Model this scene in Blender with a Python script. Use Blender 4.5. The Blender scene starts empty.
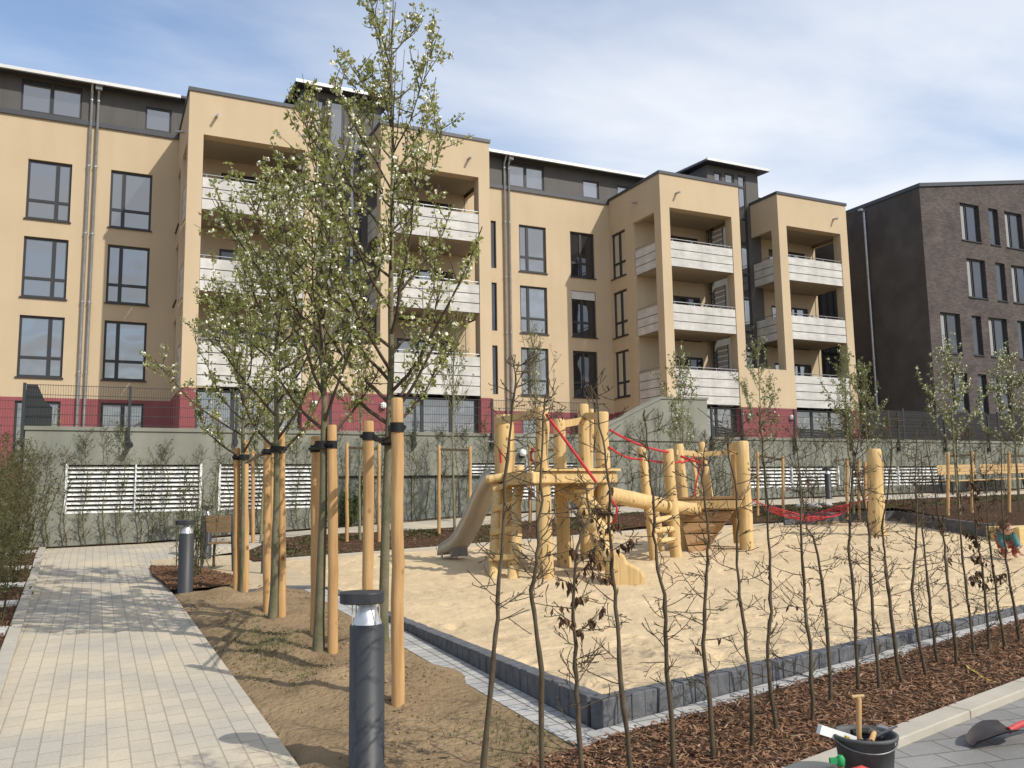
import bpy, bmesh, math, random
from math import sin, cos, tan, pi, radians, sqrt, atan2, floor
from mathutils import Vector, Matrix, noise as mnoise

random.seed(7)
scn = bpy.context.scene
COL = scn.collection

# ------------------------------------------------------------------ camera
PITCH, ROLL, FPX, AZ, EYE = radians(7.064), radians(.917), 856., radians(64.12), 1.715
_f = Vector((cos(AZ), sin(AZ), 0)); _r = Vector((sin(AZ), -cos(AZ), 0))
FW = cos(PITCH)*_f + Vector((0, 0, sin(PITCH)))
_u0 = _r.cross(FW)
UPV = cos(ROLL)*_u0 + sin(ROLL)*_r
RTV = cos(ROLL)*_r - sin(ROLL)*_u0
E0 = Vector((0, 0, EYE))
cam = bpy.data.cameras.new('camera'); co = bpy.data.objects.new('camera', cam); COL.objects.link(co)
co.matrix_world = Matrix(((RTV.x, UPV.x, -FW.x, 0), (RTV.y, UPV.y, -FW.y, 0), (RTV.z, UPV.z, -FW.z, EYE), (0, 0, 0, 1)))
cam.sensor_width = 36; cam.lens = 36*FPX/1024; cam.clip_end = 3000; cam.clip_start = .05
scn.camera = co

# ------------------------------------------------------------------ survey helpers (turn sightings into places on the site)
def lerp(a, b, t): return a+(b-a)*t
def sst(a, b, x):
    t = max(0., min(1., (x-a)/(b-a))); return t*t*(3-2*t)
def interp(x, pts):
    if x <= pts[0][0]: return pts[0][1]
    for (x0, y0), (x1, y1) in zip(pts, pts[1:]):
        if x <= x1: return y0+(y1-y0)*(x-x0)/(x1-x0)
    return pts[-1][1]
PATH_Z = [(-2, .62), (1, .66), (8, 1.0), (13, 1.2), (17, 1.27), (30, 1.43), (60, 1.7)]
TREES_NEAR = [(2.02, 6.75), (1.96, 8.35), (1.88, 10.25), (1.86, 12.2)]
SAND_L = [(4.9, 3.0), (16, 3.0), (16.4, 6.2), (17.5, 12)]
SAND_R = [(4.9, 3.02), (6.15, 9), (7.2, 14), (8.4, 20), (10, 19), (11.6, 16.8), (13.5, 17.6), (16.3, 19.2), (16.9, 18), (17.5, 12.05)]
SAND_POLY = [(3, 4.9), (9, 6.15), (14, 7.2), (20, 8.4), (19, 10), (16.8, 11.6), (17.6, 13.5), (19.2, 16.3), (18, 16.9), (12, 17.5), (6.2, 16.4), (3, 16)]
def inside(x, y, poly):
    c = False; n = len(poly); j = n-1
    for i in range(n):
        xi, yi = poly[i]; xj, yj = poly[j]
        if (yi > y) != (yj > y) and x < (xj-xi)*(y-yi)/(yj-yi)+xi: c = not c
        j = i
    return c
def G(u, v):
    d = max(-6., min(46., u*_f.x+v*_f.y)); return .0322*d
def smax(a, b, k=.06):
    h = max(0., min(1., .5+.5*(a-b)/k)); return b*(1-h)+a*h+k*h*(1-h)*.5
def S(u, v): return smax(.355, G(u, v))
def H(u, v):
    z = G(u, v)
    if v > 16.2:
        t = sst(16.6, 19.2, v); q = interp(u, PATH_Z)-.085*sst(3, 8, u)*max(0, 21-max(v, 19.1)); z = lerp(z, max(z, q), t) if v < 19.2 else q
    if u > 15 and 9 < v < 18.5:
        z += .30*sst(16.3, 19.5, u+.25*(v-13))*sst(9, 11.5, v)*(1-sst(16.8, 18.5, v))
    if u < 3.2 and v < 14:
        for tx, ty in TREES_NEAR:
            d2 = (u-tx)**2+(v-ty)**2
            if d2 < 1: d = sqrt(d2); z += .075*math.exp(-((d-.38)/.2)**2)
    return z
def ray(x, y): return FW+RTV*((x-512)/FPX)+UPV*((384-y)/FPX)
def hit(x, y, fn=None):
    fn = fn or H
    d = ray(x, y); t = 1.5
    while t < 60:
        p = E0+d*t
        if p.z < fn(p.x, p.y): break
        t += .03
    a, b = t-.03, t
    for _ in range(12):
        m = (a+b)/2; p = E0+d*m
        if p.z < fn(p.x, p.y): b = m
        else: a = m
    return E0+d*b
def atd(x, y, dist):                       # on the sight line, at a ground distance
    d = ray(x, y); return E0+d*(dist/(d.x*_f.x+d.y*_f.y))
def atv(x, y, v): d = ray(x, y); return E0+d*(v/d.y)
def dist(p): return p.x*_f.x+p.y*_f.y

# ------------------------------------------------------------------ materials
MATS = {}
def mat(name, col, rough=.8, var=.12, scale=6., bump=0., bscale=40., spec=.3, metal=0., stretch=None, col2=None, detail=4., hue=None):
    m = bpy.data.materials.new(name); m.use_nodes = True; nt = m.node_tree; N = nt.nodes; L = nt.links
    b = N['Principled BSDF']; b.inputs['Roughness'].default_value = rough; b.inputs['Metallic'].default_value = metal
    b.inputs['Specular IOR Level'].default_value = spec
    tc = N.new('ShaderNodeTexCoord'); mp = N.new('ShaderNodeMapping'); L.new(tc.outputs['Object'], mp.inputs[0])
    if stretch: mp.inputs['Scale'].default_value = stretch
    if var > 0 or col2:
        n = N.new('ShaderNodeTexNoise'); n.inputs['Scale'].default_value = scale; n.inputs['Detail'].default_value = detail; n.inputs['Roughness'].default_value = .6
        L.new(mp.outputs[0], n.inputs['Vector'])
        r = N.new('ShaderNodeValToRGB'); L.new(n.outputs[0], r.inputs[0])
        c = Vector(col)
        r.color_ramp.elements[0].position = .3; r.color_ramp.elements[1].position = .7
        a1 = col2 if col2 else tuple(c*(1-var)); a2 = col if col2 else tuple(c*(1+var))
        r.color_ramp.elements[0].color = (*a1, 1); r.color_ramp.elements[1].color = (*a2, 1)
        L.new(r.outputs[0], b.inputs['Base Color'])
    else: b.inputs['Base Color'].default_value = (*col, 1)
    if bump:
        n2 = N.new('ShaderNodeTexNoise'); n2.inputs['Scale'].default_value = bscale; n2.inputs['Detail'].default_value = 5
        L.new(mp.outputs[0], n2.inputs['Vector'])
        bp = N.new('ShaderNodeBump'); bp.inputs['Strength'].default_value = 1; bp.inputs['Distance'].default_value = bump
        L.new(n2.outputs[0], bp.inputs['Height']); L.new(bp.outputs[0], b.inputs['Normal'])
    MATS[name] = m
    return m
def leafmat(name, c1, c2):
    m = mat(name, c1, .55, .3, 3, 0, 40, .3, col2=c2); N = m.node_tree.nodes; L = m.node_tree.links
    b = N['Principled BSDF']; t = N.new('ShaderNodeBsdfTranslucent'); src = b.inputs['Base Color'].links[0].from_socket
    hs = N.new('ShaderNodeHueSaturation'); hs.inputs['Value'].default_value = 1.25; L.new(src, hs.inputs['Color']); L.new(hs.outputs[0], t.inputs[0])
    mx = N.new('ShaderNodeMixShader'); mx.inputs[0].default_value = .38; L.new(b.outputs[0], mx.inputs[1]); L.new(t.outputs[0], mx.inputs[2]); L.new(mx.outputs[0], N['Material Output'].inputs['Surface'])
def woodmat(name, c1, c2, knot):
    m = mat(name, c1, .74, .2, 5, .003, 30, .25, stretch=(4, 4, .35), col2=c2, detail=8); N = m.node_tree.nodes; L = m.node_tree.links
    b = N['Principled BSDF']; src = b.inputs['Base Color'].links[0].from_socket
    tc = N.new('ShaderNodeTexCoord'); mp = N.new('ShaderNodeMapping'); mp.inputs['Scale'].default_value = (1, 1, .72); L.new(tc.outputs['Object'], mp.inputs[0])
    v = N.new('ShaderNodeTexVoronoi'); v.inputs['Scale'].default_value = 5.5; L.new(mp.outputs[0], v.inputs['Vector'])
    r = N.new('ShaderNodeValToRGB'); r.color_ramp.elements[0].position = .07; r.color_ramp.elements[1].position = .17; r.color_ramp.elements[0].color = (1, 1, 1, 1); r.color_ramp.elements[1].color = (0, 0, 0, 1); L.new(v.outputs['Distance'], r.inputs[0])
    mx = N.new('ShaderNodeMix'); mx.data_type = 'RGBA'; L.new(r.outputs[0], mx.inputs[0]); L.new(src, mx.inputs[6]); mx.inputs[7].default_value = (*knot, 1)
    n = N.new('ShaderNodeTexNoise'); n.inputs['Scale'].default_value = 1.3; n.inputs['Detail'].default_value = 3; L.new(tc.outputs['Object'], n.inputs['Vector'])
    mr = N.new('ShaderNodeMapRange'); mr.inputs['To Min'].default_value = .75; mr.inputs['To Max'].default_value = 1.22; L.new(n.outputs[0], mr.inputs[0])
    m2 = N.new('ShaderNodeMix'); m2.data_type = 'RGBA'; m2.blend_type = 'MULTIPLY'; m2.inputs[0].default_value = 1; L.new(mx.outputs[2], m2.inputs[6]); L.new(mr.outputs[0], m2.inputs[7]); L.new(m2.outputs[2], b.inputs['Base Color'])
    # drying cracks along the grain
    mp2 = N.new('ShaderNodeMapping'); mp2.inputs['Scale'].default_value = (22, 22, .9); L.new(tc.outputs['Object'], mp2.inputs[0])
    n2 = N.new('ShaderNodeTexNoise'); n2.inputs['Scale'].default_value = 1; n2.inputs['Detail'].default_value = 2; L.new(mp2.outputs[0], n2.inputs['Vector'])
    bp = N.new('ShaderNodeBump'); bp.inputs['Distance'].default_value = .01; L.new(n2.outputs[0], bp.inputs['Height']); L.new(bp.outputs[0], b.inputs['Normal'])
def brickmat(name, c1, c2, mortar, bw, bh, ms, rough=.85, rot=None, sc=1., bump=.004, off=.5, patch=.12, pscale=1.2, patchcol=None, joint_vary=True):
    m = bpy.data.materials.new(name); m.use_nodes = True; nt = m.node_tree; N = nt.nodes; L = nt.links
    b = N['Principled BSDF']; b.inputs['Roughness'].default_value = rough; b.inputs['Specular IOR Level'].default_value = .25
    tc = N.new('ShaderNodeTexCoord'); mp = N.new('ShaderNodeMapping'); L.new(tc.outputs['Object'], mp.inputs[0])
    if rot: mp.inputs['Rotation'].default_value = rot
    bt = N.new('ShaderNodeTexBrick'); L.new(mp.outputs[0], bt.inputs['Vector'])
    bt.inputs['Color1'].default_value = (*c1, 1); bt.inputs['Color2'].default_value = (*c2, 1); bt.inputs['Mortar'].default_value = (*mortar, 1)
    bt.inputs['Scale'].default_value = sc; bt.inputs['Brick Width'].default_value = bw; bt.inputs['Row Height'].default_value = bh
    bt.inputs['Mortar Size'].default_value = ms; bt.inputs['Mortar Smooth'].default_value = .3; bt.offset = off
    n = N.new('ShaderNodeTexNoise'); n.inputs['Scale'].default_value = pscale; n.inputs['Detail'].default_value = 5; L.new(mp.outputs[0], n.inputs['Vector'])
    r = N.new('ShaderNodeValToRGB'); L.new(n.outputs[0], r.inputs[0]); r.color_ramp.elements[0].position = .35; r.color_ramp.elements[1].position = .68
    r.color_ramp.elements[0].color = (1-patch,)*3+(1,)
    r.color_ramp.elements[1].color = (*(patchcol or (1+patch,)*3), 1)
    mx = N.new('ShaderNodeMix'); mx.data_type = 'RGBA'; mx.blend_type = 'MULTIPLY'; mx.inputs[0].default_value = 1
    L.new(bt.outputs['Color'], mx.inputs[6]); L.new(r.outputs[0], mx.inputs[7])
    n3 = N.new('ShaderNodeTexNoise'); n3.inputs['Scale'].default_value = 60; L.new(mp.outputs[0], n3.inputs['Vector'])
    r3 = N.new('ShaderNodeMapRange'); r3.inputs['To Min'].default_value = .82; r3.inputs['To Max'].default_value = 1.18; L.new(n3.outputs[0], r3.inputs[0])
    mx2 = N.new('ShaderNodeMix'); mx2.data_type = 'RGBA'; mx2.blend_type = 'MULTIPLY'; mx2.inputs[0].default_value = 1
    L.new(mx.outputs[2], mx2.inputs[6]); L.new(r3.outputs[0], mx2.inputs[7])
    L.new(mx2.outputs[2], b.inputs['Base Color'])
    bp = N.new('ShaderNodeBump'); bp.inputs['Distance'].default_value = bump; bp.invert = True
    L.new(bt.outputs['Fac'], bp.inputs['Height']); L.new(bp.outputs[0], b.inputs['Normal'])
    MATS[name] = m
    return m

mat('stucco', (.495, .395, .268), .92, .05, .35, .0025, 220, .15)
mat('red_render', (.265, .082, .090), .9, .08, .5, .002, 200, .15)
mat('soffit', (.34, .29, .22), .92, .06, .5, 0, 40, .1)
mat('attic_panel', (.085, .080, .075), .6, .08, 1.2, 0, 40, .3)
mat('dark_frame', (.028, .029, .032), .45, .1, 4, 0, 40, .4)
mat('coping', (.045, .048, .055), .4, .08, 2, 0, 40, .5)
mat('gutter_metal', (.62, .62, .60), .35, .08, 3, 0, 40, .5, .35)
mat('zinc', (.42, .43, .44), .38, .15, 5, 0, 40, .5, .7)
mat('balcony_board', (.515, .505, .48), .75, .14, 1.6, .001, 60, .25, stretch=(1, 1, 3))
mat('handrail_steel', (.35, .36, .37), .35, .1, 6, 0, 40, .5, .8)
mat('blind', (.55, .55, .53), .7, .06, 5)
mat('curtain', (.27, .28, .29), .8, .08, 3, stretch=(6, 6, .3))
mat('concrete', (.235, .24, .20), .9, .10, .9, .002, 60, .2)
mat('concrete_panel', (.19, .20, .175), .9, .12, 1.3, .002, 60, .2)
mat('louvre_white', (.80, .80, .78), .45, .05, 3, 0, 40, .4)
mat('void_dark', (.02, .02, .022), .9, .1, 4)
mat('fence_steel', (.030, .034, .036), .5, .1, 5, 0, 40, .4)
mat('lamp_globe', (.85, .85, .83), .35, .03, 3, 0, 40, .5)
mat('bark_young', (.20, .165, .115), .9, .35, 9, .006, 60, .15, stretch=(1, 1, .6), col2=(.095, .105, .050), detail=8)
mat('bark_branch', (.115, .085, .060), .9, .3, 12, 0, 40, .15, col2=(.060, .048, .034))
mat('bark_far', (.20, .185, .105), .9, .2, 10, 0, 40, .15)
mat('twig', (.088, .068, .043), .85, .3, 12, .002, 80, .2)
mat('twig_green', (.10, .09, .045), .85, .3, 12, 0, 80, .2)
leafmat('leaf_pear', (.36, .37, .125), (.21, .24, .07))
leafmat('leaf_far', (.24, .26, .10), (.12, .155, .05))
leafmat('leaf_shrub', (.145, .135, .055), (.070, .078, .030))
leafmat('leaf_green', (.085, .13, .035), (.045, .075, .020))
mat('leaf_dead', (.135, .075, .040), .8, .3, 8, 0, 40, .2, col2=(.055, .030, .018))
mat('blossom', (.80, .78, .64), .7, .06, 6)
woodmat('stake_wood', (.55, .350, .160), (.39, .220, .090), (.16, .075, .03))
woodmat('play_wood', (.63, .455, .220), (.47, .315, .135), (.22, .12, .05))
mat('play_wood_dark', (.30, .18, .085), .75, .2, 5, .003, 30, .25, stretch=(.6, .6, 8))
mat('bench_wood', (.50, .34, .16), .6, .2, 5, 0, 40, .3, stretch=(.6, .6, 6))
mat('chair_wood', (.26, .175, .095), .65, .2, 5, 0, 40, .3, stretch=(.6, .6, 6))
mat('slide_steel', (.50, .44, .35), .42, .08, 3, 0, 40, .5, .35)
mat('rope_red', (.46, .028, .035), .6, .15, 30)
mat('rubber', (.012, .012, .013), .7, .2, 12)
mat('bollard_grey', (.033, .035, .040), .5, .03, 2, .0008, 200, .4)
mat('brushed_alu', (.60, .60, .60), .45, .06, 10, 0, 40, .5, .85)
mat('granite_dark', (.105, .108, .115), .75, .28, 12, .003, 90, .3)
mat('soil', (.305, .222, .130), .95, .25, 1.9, .035, 20, .1, col2=(.185, .130, .076), detail=12)
mat('sand', (.52, .405, .255), .95, .12, 1.1, .02, 16, .1, detail=9)
mat('mulch', (.105, .060, .036), .95, .4, 14, .05, 26, .1, col2=(.045, .026, .016), detail=8)
mat('gravel', (.46, .37, .25), .95, .12, 6, .008, 80, .1)
mat('chip_a', (.205, .110, .060), .85, .4, 9); mat('chip_b', (.30, .19, .115), .85, .3, 9)
mat('clod', (.20, .145, .085), .95, .25, 9)
mat('kerb_concrete', (.40, .37, .31), .9, .10, 3, .002, 80, .2)
mat('slab', (.46, .45, .42), .9, .08, 3, .002, 80, .2)
mat('grass_tuft', (.15, .145, .065), .8, .3, 5)
mat('stone_light', (.42, .40, .36), .9, .2, 5, .01, 20)
mat('bucket_rubber', (.085, .087, .088), .6, .25, 12, .001, 60, .3)
mat('white_paint', (.78, .78, .76), .5, .05, 8)
mat('tool_steel', (.20, .20, .21), .4, .2, 12, 0, 40, .5, .7)
mat('shovel_steel', (.035, .028, .026), .45, .3, 10, 0, 40, .4, .3)
mat('red_paint', (.45, .06, .06), .55, .15, 12)
mat('green_plastic', (.03, .30, .10), .45, .1, 10)
mat('yellow_strap', (.50, .38, .08), .7, .1, 12)
mat('skin', (.50, .30, .21), .6, .05, 8)
mat('jacket_teal', (.06, .17, .18), .8, .15, 20)
mat('trousers_red', (.36, .08, .06), .85, .3, 40)
mat('hair', (.09, .035, .02), .7, .3, 30)
mat('timber_pale', (.58, .44, .20), .8, .12, 5, .002, 40, .2)
mat('shade_board_dark', (.014, .014, .015), .7, .2, 3, 0, 40, .3)  # near-black: shade below the brick building put into the board colour
brickmat('pavers', (.475, .435, .365), (.425, .393, .335), (.335, .305, .25), .24, .125, .0045, rot=(0, 0, radians(90)), off=.5, patch=.14, pscale=1.3, patchcol=(1.12, 1.05, .92), bump=.004)
brickmat('pavers_grey', (.215, .21, .20), (.18, .178, .172), (.12, .112, .10), .30, .20, .006, rot=(0, 0, radians(11.5)), off=.5, patch=.18, pscale=1.6, bump=.003)
brickmat('strip_pavers', (.42, .41, .385), (.34, .34, .33), (.14, .13, .11), .20, .135, .006, rot=(0, 0, radians(0)), off=.0, patch=.15, pscale=3)
brickmat('dark_brick', (.062, .051, .049), (.108, .088, .083), (.080, .073, .069), .25, .085, .010, rot=(radians(90), 0, 0), patch=.18, pscale=.9, bump=.004)
brickmat('dark_brick_side', (.062, .051, .049), (.108, .088, .083), (.080, .073, .069), .25, .085, .010, rot=(radians(90), 0, radians(90)), patch=.18, pscale=.9, bump=.004)

def glassmat(name, base, refl, tint=(.9, .93, 1)):
    m = bpy.data.materials.new(name); m.use_nodes = True; N = m.node_tree.nodes; L = m.node_tree.links
    b = N['Principled BSDF']; b.inputs['Base Color'].default_value = (*base, 1); b.inputs['Roughness'].default_value = .3
    b.inputs['Specular IOR Level'].default_value = .1
    g = N.new('ShaderNodeBsdfGlossy'); g.inputs['Roughness'].default_value = .015; g.inputs['Color'].default_value = (*tint, 1)
    lw = N.new('ShaderNodeFresnel'); lw.inputs['IOR'].default_value = 1.6
    add = N.new('ShaderNodeMath'); add.operation = 'ADD'; add.inputs[1].default_value = refl; add.use_clamp = True; L.new(lw.outputs[0], add.inputs[0])
    # slight waviness of real double glazing
    tc = N.new('ShaderNodeTexCoord'); n = N.new('ShaderNodeTexNoise'); n.inputs['Scale'].default_value = .9; n.inputs['Detail'].default_value = 1
    L.new(tc.outputs['Object'], n.inputs['Vector']); bp = N.new('ShaderNodeBump'); bp.inputs['Distance'].default_value = .012; L.new(n.outputs[0], bp.inputs['Height']); L.new(bp.outputs[0], g.inputs['Normal'])
    mx = N.new('ShaderNodeMixShader'); L.new(add.outputs[0], mx.inputs[0]); L.new(b.outputs[0], mx.inputs[1]); L.new(g.outputs[0], mx.inputs[2])
    L.new(mx.outputs[0], N['Material Output'].inputs['Surface']); MATS[name] = m
def weather(name, lo=.90, hi=1.05):
    N = MATS[name].node_tree.nodes; L = MATS[name].node_tree.links; b = N['Principled BSDF']; src = b.inputs['Base Color'].links[0].from_socket
    tc = N.new('ShaderNodeTexCoord'); mp = N.new('ShaderNodeMapping'); mp.inputs['Scale'].default_value = (1.6, 1.6, .16); L.new(tc.outputs['Object'], mp.inputs[0])
    n = N.new('ShaderNodeTexNoise'); n.inputs['Scale'].default_value = 1.2; n.inputs['Detail'].default_value = 6; L.new(mp.outputs[0], n.inputs['Vector'])
    mr = N.new('ShaderNodeMapRange'); mr.inputs['From Min'].default_value = .3; mr.inputs['From Max'].default_value = .7; mr.inputs['To Min'].default_value = lo; mr.inputs['To Max'].default_value = hi; L.new(n.outputs[0], mr.inputs[0])
    m2 = N.new('ShaderNodeMix'); m2.data_type = 'RGBA'; m2.blend_type = 'MULTIPLY'; m2.inputs[0].default_value = 1; L.new(src, m2.inputs[6]); L.new(mr.outputs[0], m2.inputs[7]); L.new(m2.outputs[2], b.inputs['Base Color'])
weather('stucco', .965, 1.025); weather('red_render', .85, 1.1); weather('concrete', .82, 1.1); weather('balcony_board', .84, 1.08); weather('attic_panel', .9, 1.08)
glassmat('pane_glass', (.050, .054, .060), .20, (.92, .92, .92))
glassmat('pane_dark', (.016, .017, .019), .03)
glassmat('clear_acrylic', (.45, .42, .36), .15)

# ------------------------------------------------------------------ mesh builder
class MB:
    def __init__(s): s.v = []; s.f = []; s.sm = []
    def add(s, verts, faces, smooth=False):
        o = len(s.v); s.v += [tuple(p) for p in verts]; s.f += [tuple(i+o for i in q) for q in faces]; s.sm += [smooth]*len(faces)
    def box(s, x0, x1, y0, y1, z0, z1):
        s.add([(x0, y0, z0), (x1, y0, z0), (x1, y1, z0), (x0, y1, z0), (x0, y0, z1), (x1, y0, z1), (x1, y1, z1), (x0, y1, z1)],
              [(0, 3, 2, 1), (4, 5, 6, 7), (0, 1, 5, 4), (1, 2, 6, 5), (2, 3, 7, 6), (3, 0, 4, 7)])
    def obox(s, c, ax, ay, az):                      # oriented box: centre and three half-axes
        c = Vector(c); ax = Vector(ax); ay = Vector(ay); az = Vector(az)
        s.add([c-ax-ay-az, c+ax-ay-az, c+ax+ay-az, c-ax+ay-az, c-ax-ay+az, c+ax-ay+az, c+ax+ay+az, c-ax+ay+az],
              [(0, 3, 2, 1), (4, 5, 6, 7), (0, 1, 5, 4), (1, 2, 6, 5), (2, 3, 7, 6), (3, 0, 4, 7)])
    def beam(s, a, b, w, h, up=(0, 0, 1)):           # rectangular bar from a to b
        a = Vector(a); b = Vector(b); d = (b-a); l = d.length; d.normalize(); up = Vector(up)
        sd = d.cross(up)
        if sd.length < 1e-4: sd = Vector((1, 0, 0))
        sd.normalize(); u2 = sd.cross(d)
        s.obox((a+b)/2, d*l/2, sd*w/2, u2*h/2)
    def tube(s, pts, rad, n=8, cap=True, smooth=True, jit=0., rnd=None):
        pts = [Vector(p) for p in pts]
        if not hasattr(rad, '__len__'): rad = [rad]*len(pts)
        vs = []; m = len(pts); ref = None
        for i, p in enumerate(pts):
            d = pts[min(i+1, m-1)]-pts[max(i-1, 0)]
            if d.length < 1e-6: d = Vector((0, 0, 1))
            d.normalize()
            if ref is None:
                ref = Vector((1, 0, 0)) if abs(d.x) < .8 else Vector((0, 1, 0))
            a = (ref-d*ref.dot(d)); a.normalize(); b = d.cross(a); ref = a
            for k in range(n):
                t = 2*pi*k/n; rr = rad[i]*(1+(rnd.uniform(-jit, jit) if rnd else 0)); vs.append(p+a*cos(t)*rr+b*sin(t)*rr)
        fs = [(i*n+k, i*n+(k+1) % n, (i+1)*n+(k+1) % n, (i+1)*n+k) for i in range(m-1) for k in range(n)]
        s.add(vs, fs, smooth)
        if cap and n > 3:
            s.add(vs[:n], [tuple(range(n-1, -1, -1))]); s.add(vs[-n:], [tuple(range(n))])
    def lathe(s, c, prof, n=24, smooth=True):         # prof: (radius, z)
        vs = [(c[0]+r*cos(2*pi*k/n), c[1]+r*sin(2*pi*k/n), c[2]+z) for r, z in prof for k in range(n)]
        m = len(prof)
        s.add(vs, [(i*n+k, i*n+(k+1) % n, (i+1)*n+(k+1) % n, (i+1)*n+k) for i in range(m-1) for k in range(n)], smooth)
        if prof[0][0] > .002: s.add(vs[:n], [tuple(range(n-1, -1, -1))])
        if prof[-1][0] > .002: s.add(vs[-n:], [tuple(range(n))])
    def prism(s, poly, z0, z1):
        n = len(poly)
        s.add([(x, y, z0) for x, y in poly]+[(x, y, z1) for x, y in poly],
              [tuple(range(n-1, -1, -1)), tuple(range(n, 2*n))]+[(i, (i+1) % n, n+(i+1) % n, n+i) for i in range(n)])
    def extr(s, poly, vec):                           # polygon of 3D points swept by a vector
        n = len(poly); v = Vector(vec); P = [Vector(p) for p in poly]
        s.add(P+[p+v for p in P], [tuple(range(n-1, -1, -1)), tuple(range(n, 2*n))]+[(i, (i+1) % n, n+(i+1) % n, n+i) for i in range(n)])
    def quad(s, a, b, c, d): s.add([a, b, c, d], [(0, 1, 2, 3)])
    def build(s, name, m, parent=None, recalc=False, bevel=0.):
        org = Vector(parent['_org']) if parent is not None else Vector((0, 0, 0))
        me = bpy.data.meshes.new(name)
        me.from_pydata([tuple(Vector(p)-org) for p in s.v], [], s.f); me.update()
        me.polygons.foreach_set('use_smooth', s.sm)
        if recalc:
            bm = bmesh.new(); bm.from_mesh(me); bmesh.ops.recalc_face_normals(bm, faces=bm.faces); bm.to_mesh(me); bm.free()
        me.materials.append(MATS[m])
        o = bpy.data.objects.new(name, me); COL.objects.link(o)
        if bevel:
            bv = o.modifiers.new('bevel', 'BEVEL'); bv.width = bevel; bv.segments = 2; bv.limit_method = 'ANGLE'
        if parent is not None: o.parent = parent; o['_org'] = tuple(org)
        else: o['_org'] = (0, 0, 0)
        return o
def tag(o, label, cat, group=None, kind=None):
    if label: o['label'] = label
    if cat: o['category'] = cat
    if group: o['group'] = group
    if kind: o['kind'] = kind
    return o
def thing(name, loc, label, cat, group=None):
    o = bpy.data.objects.new(name, None); COL.objects.link(o); o.location = loc; o['_org'] = tuple(loc); o.empty_display_size = .2
    return tag(o, label, cat, group)
def struct(o): o['kind'] = 'structure'; return o
def copy_tree(o, loc=None, rotz=None, parent=None):
    c = o.copy(); COL.objects.link(c)
    if parent is not None: c.parent = parent
    for ch in [x for x in list(bpy.data.objects) if x.parent == o]: copy_tree(ch, parent=c)
    if loc is not None: c.location = loc
    if rotz is not None: c.rotation_euler.z = rotz
    return c
ORD = ['first', 'second', 'third', 'fourth', 'fifth', 'sixth', 'seventh', 'eighth', 'ninth', 'tenth', 'eleventh', 'twelfth', 'thirteenth', 'fourteenth', 'fifteenth', 'sixteenth', 'seventeenth', 'eighteenth', 'nineteenth', 'twentieth']

# ------------------------------------------------------------------ light and sky
SUN = Vector((.50, -.865, 0)).normalized()*cos(radians(42))+Vector((0, 0, sin(radians(42))))
sl = bpy.data.lights.new('sun', 'SUN'); sl.energy = 3.8; sl.angle = radians(.53); sl.color = (1, .94, .84)
so = bpy.data.objects.new('sun', sl); COL.objects.link(so); so.rotation_euler = (-SUN).to_track_quat('-Z', 'Y').to_euler(); so.location = (0, 0, 30)
w = bpy.data.worlds.new('World'); scn.world = w; w.use_nodes = True
N = w.node_tree.nodes; L = w.node_tree.links
bg = N['Background']; bg.inputs['Strength'].default_value = .15
sky = N.new('ShaderNodeTexSky'); sky.sky_type = 'NISHITA'; sky.sun_disc = False; sky.sun_elevation = radians(42); sky.sun_rotation = atan2(SUN.x, SUN.y)
sky.air_density = 1.0; sky.dust_density = 1.2; sky.ozone_density = 1.5; sky.altitude = 100
tc = N.new('ShaderNodeTexCoord')
# clouds: the view direction is projected on a high flat layer, so streaks shrink towards the horizon
sep = N.new('ShaderNodeSeparateXYZ'); L.new(tc.outputs['Generated'], sep.inputs[0])
mxz = N.new('ShaderNodeMath'); mxz.operation = 'MAXIMUM'; mxz.inputs[1].default_value = .06; L.new(sep.outputs['Z'], mxz.inputs[0])
dvx = N.new('ShaderNodeMath'); dvx.operation = 'DIVIDE'; L.new(sep.outputs['X'], dvx.inputs[0]); L.new(mxz.outputs[0], dvx.inputs[1])
dvy = N.new('ShaderNodeMath'); dvy.operation = 'DIVIDE'; L.new(sep.outputs['Y'], dvy.inputs[0]); L.new(mxz.outputs[0], dvy.inputs[1])
cmb = N.new('ShaderNodeCombineXYZ'); L.new(dvx.outputs[0], cmb.inputs[0]); L.new(dvy.outputs[0], cmb.inputs[1])
mp = N.new('ShaderNodeMapping'); L.new(cmb.outputs[0], mp.inputs[0]); mp.inputs['Location'].default_value = (1.3, .4, 0); mp.inputs['Rotation'].default_value = (0, 0, radians(25)); mp.inputs['Scale'].default_value = (.62, .95, 1)
cn = N.new('ShaderNodeTexNoise'); cn.inputs['Scale'].default_value = 1.0; cn.inputs['Detail'].default_value = 8; cn.inputs['Roughness'].default_value = .50; cn.inputs['Distortion'].default_value = .35
L.new(mp.outputs[0], cn.inputs['Vector'])
# cover grows towards the east (the right of the view)
cov = N.new('ShaderNodeVectorMath'); cov.operation = 'DOT_PRODUCT'; cov.inputs[1].default_value = (.9, -.43, -.30); L.new(tc.outputs['Generated'], cov.inputs[0])
cm = N.new('ShaderNodeMapRange'); cm.inputs['From Min'].default_value = -.55; cm.inputs['From Max'].default_value = .45; cm.inputs['To Min'].default_value = .03; cm.inputs['To Max'].default_value = .17; L.new(cov.outputs['Value'], cm.inputs[0])
ad = N.new('ShaderNodeMath'); ad.operation = 'ADD'; L.new(cn.outputs[0], ad.inputs[0]); L.new(cm.outputs[0], ad.inputs[1])
cr = N.new('ShaderNodeValToRGB'); L.new(ad.outputs[0], cr.inputs[0]); cr.color_ramp.elements[0].position = .43; cr.color_ramp.elements[1].position = .74
cr.color_ramp.elements[0].color = (0.10, 0.10, 0.10, 1); cr.color_ramp.elements[1].color = (.92, .92, .92, 1)
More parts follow.
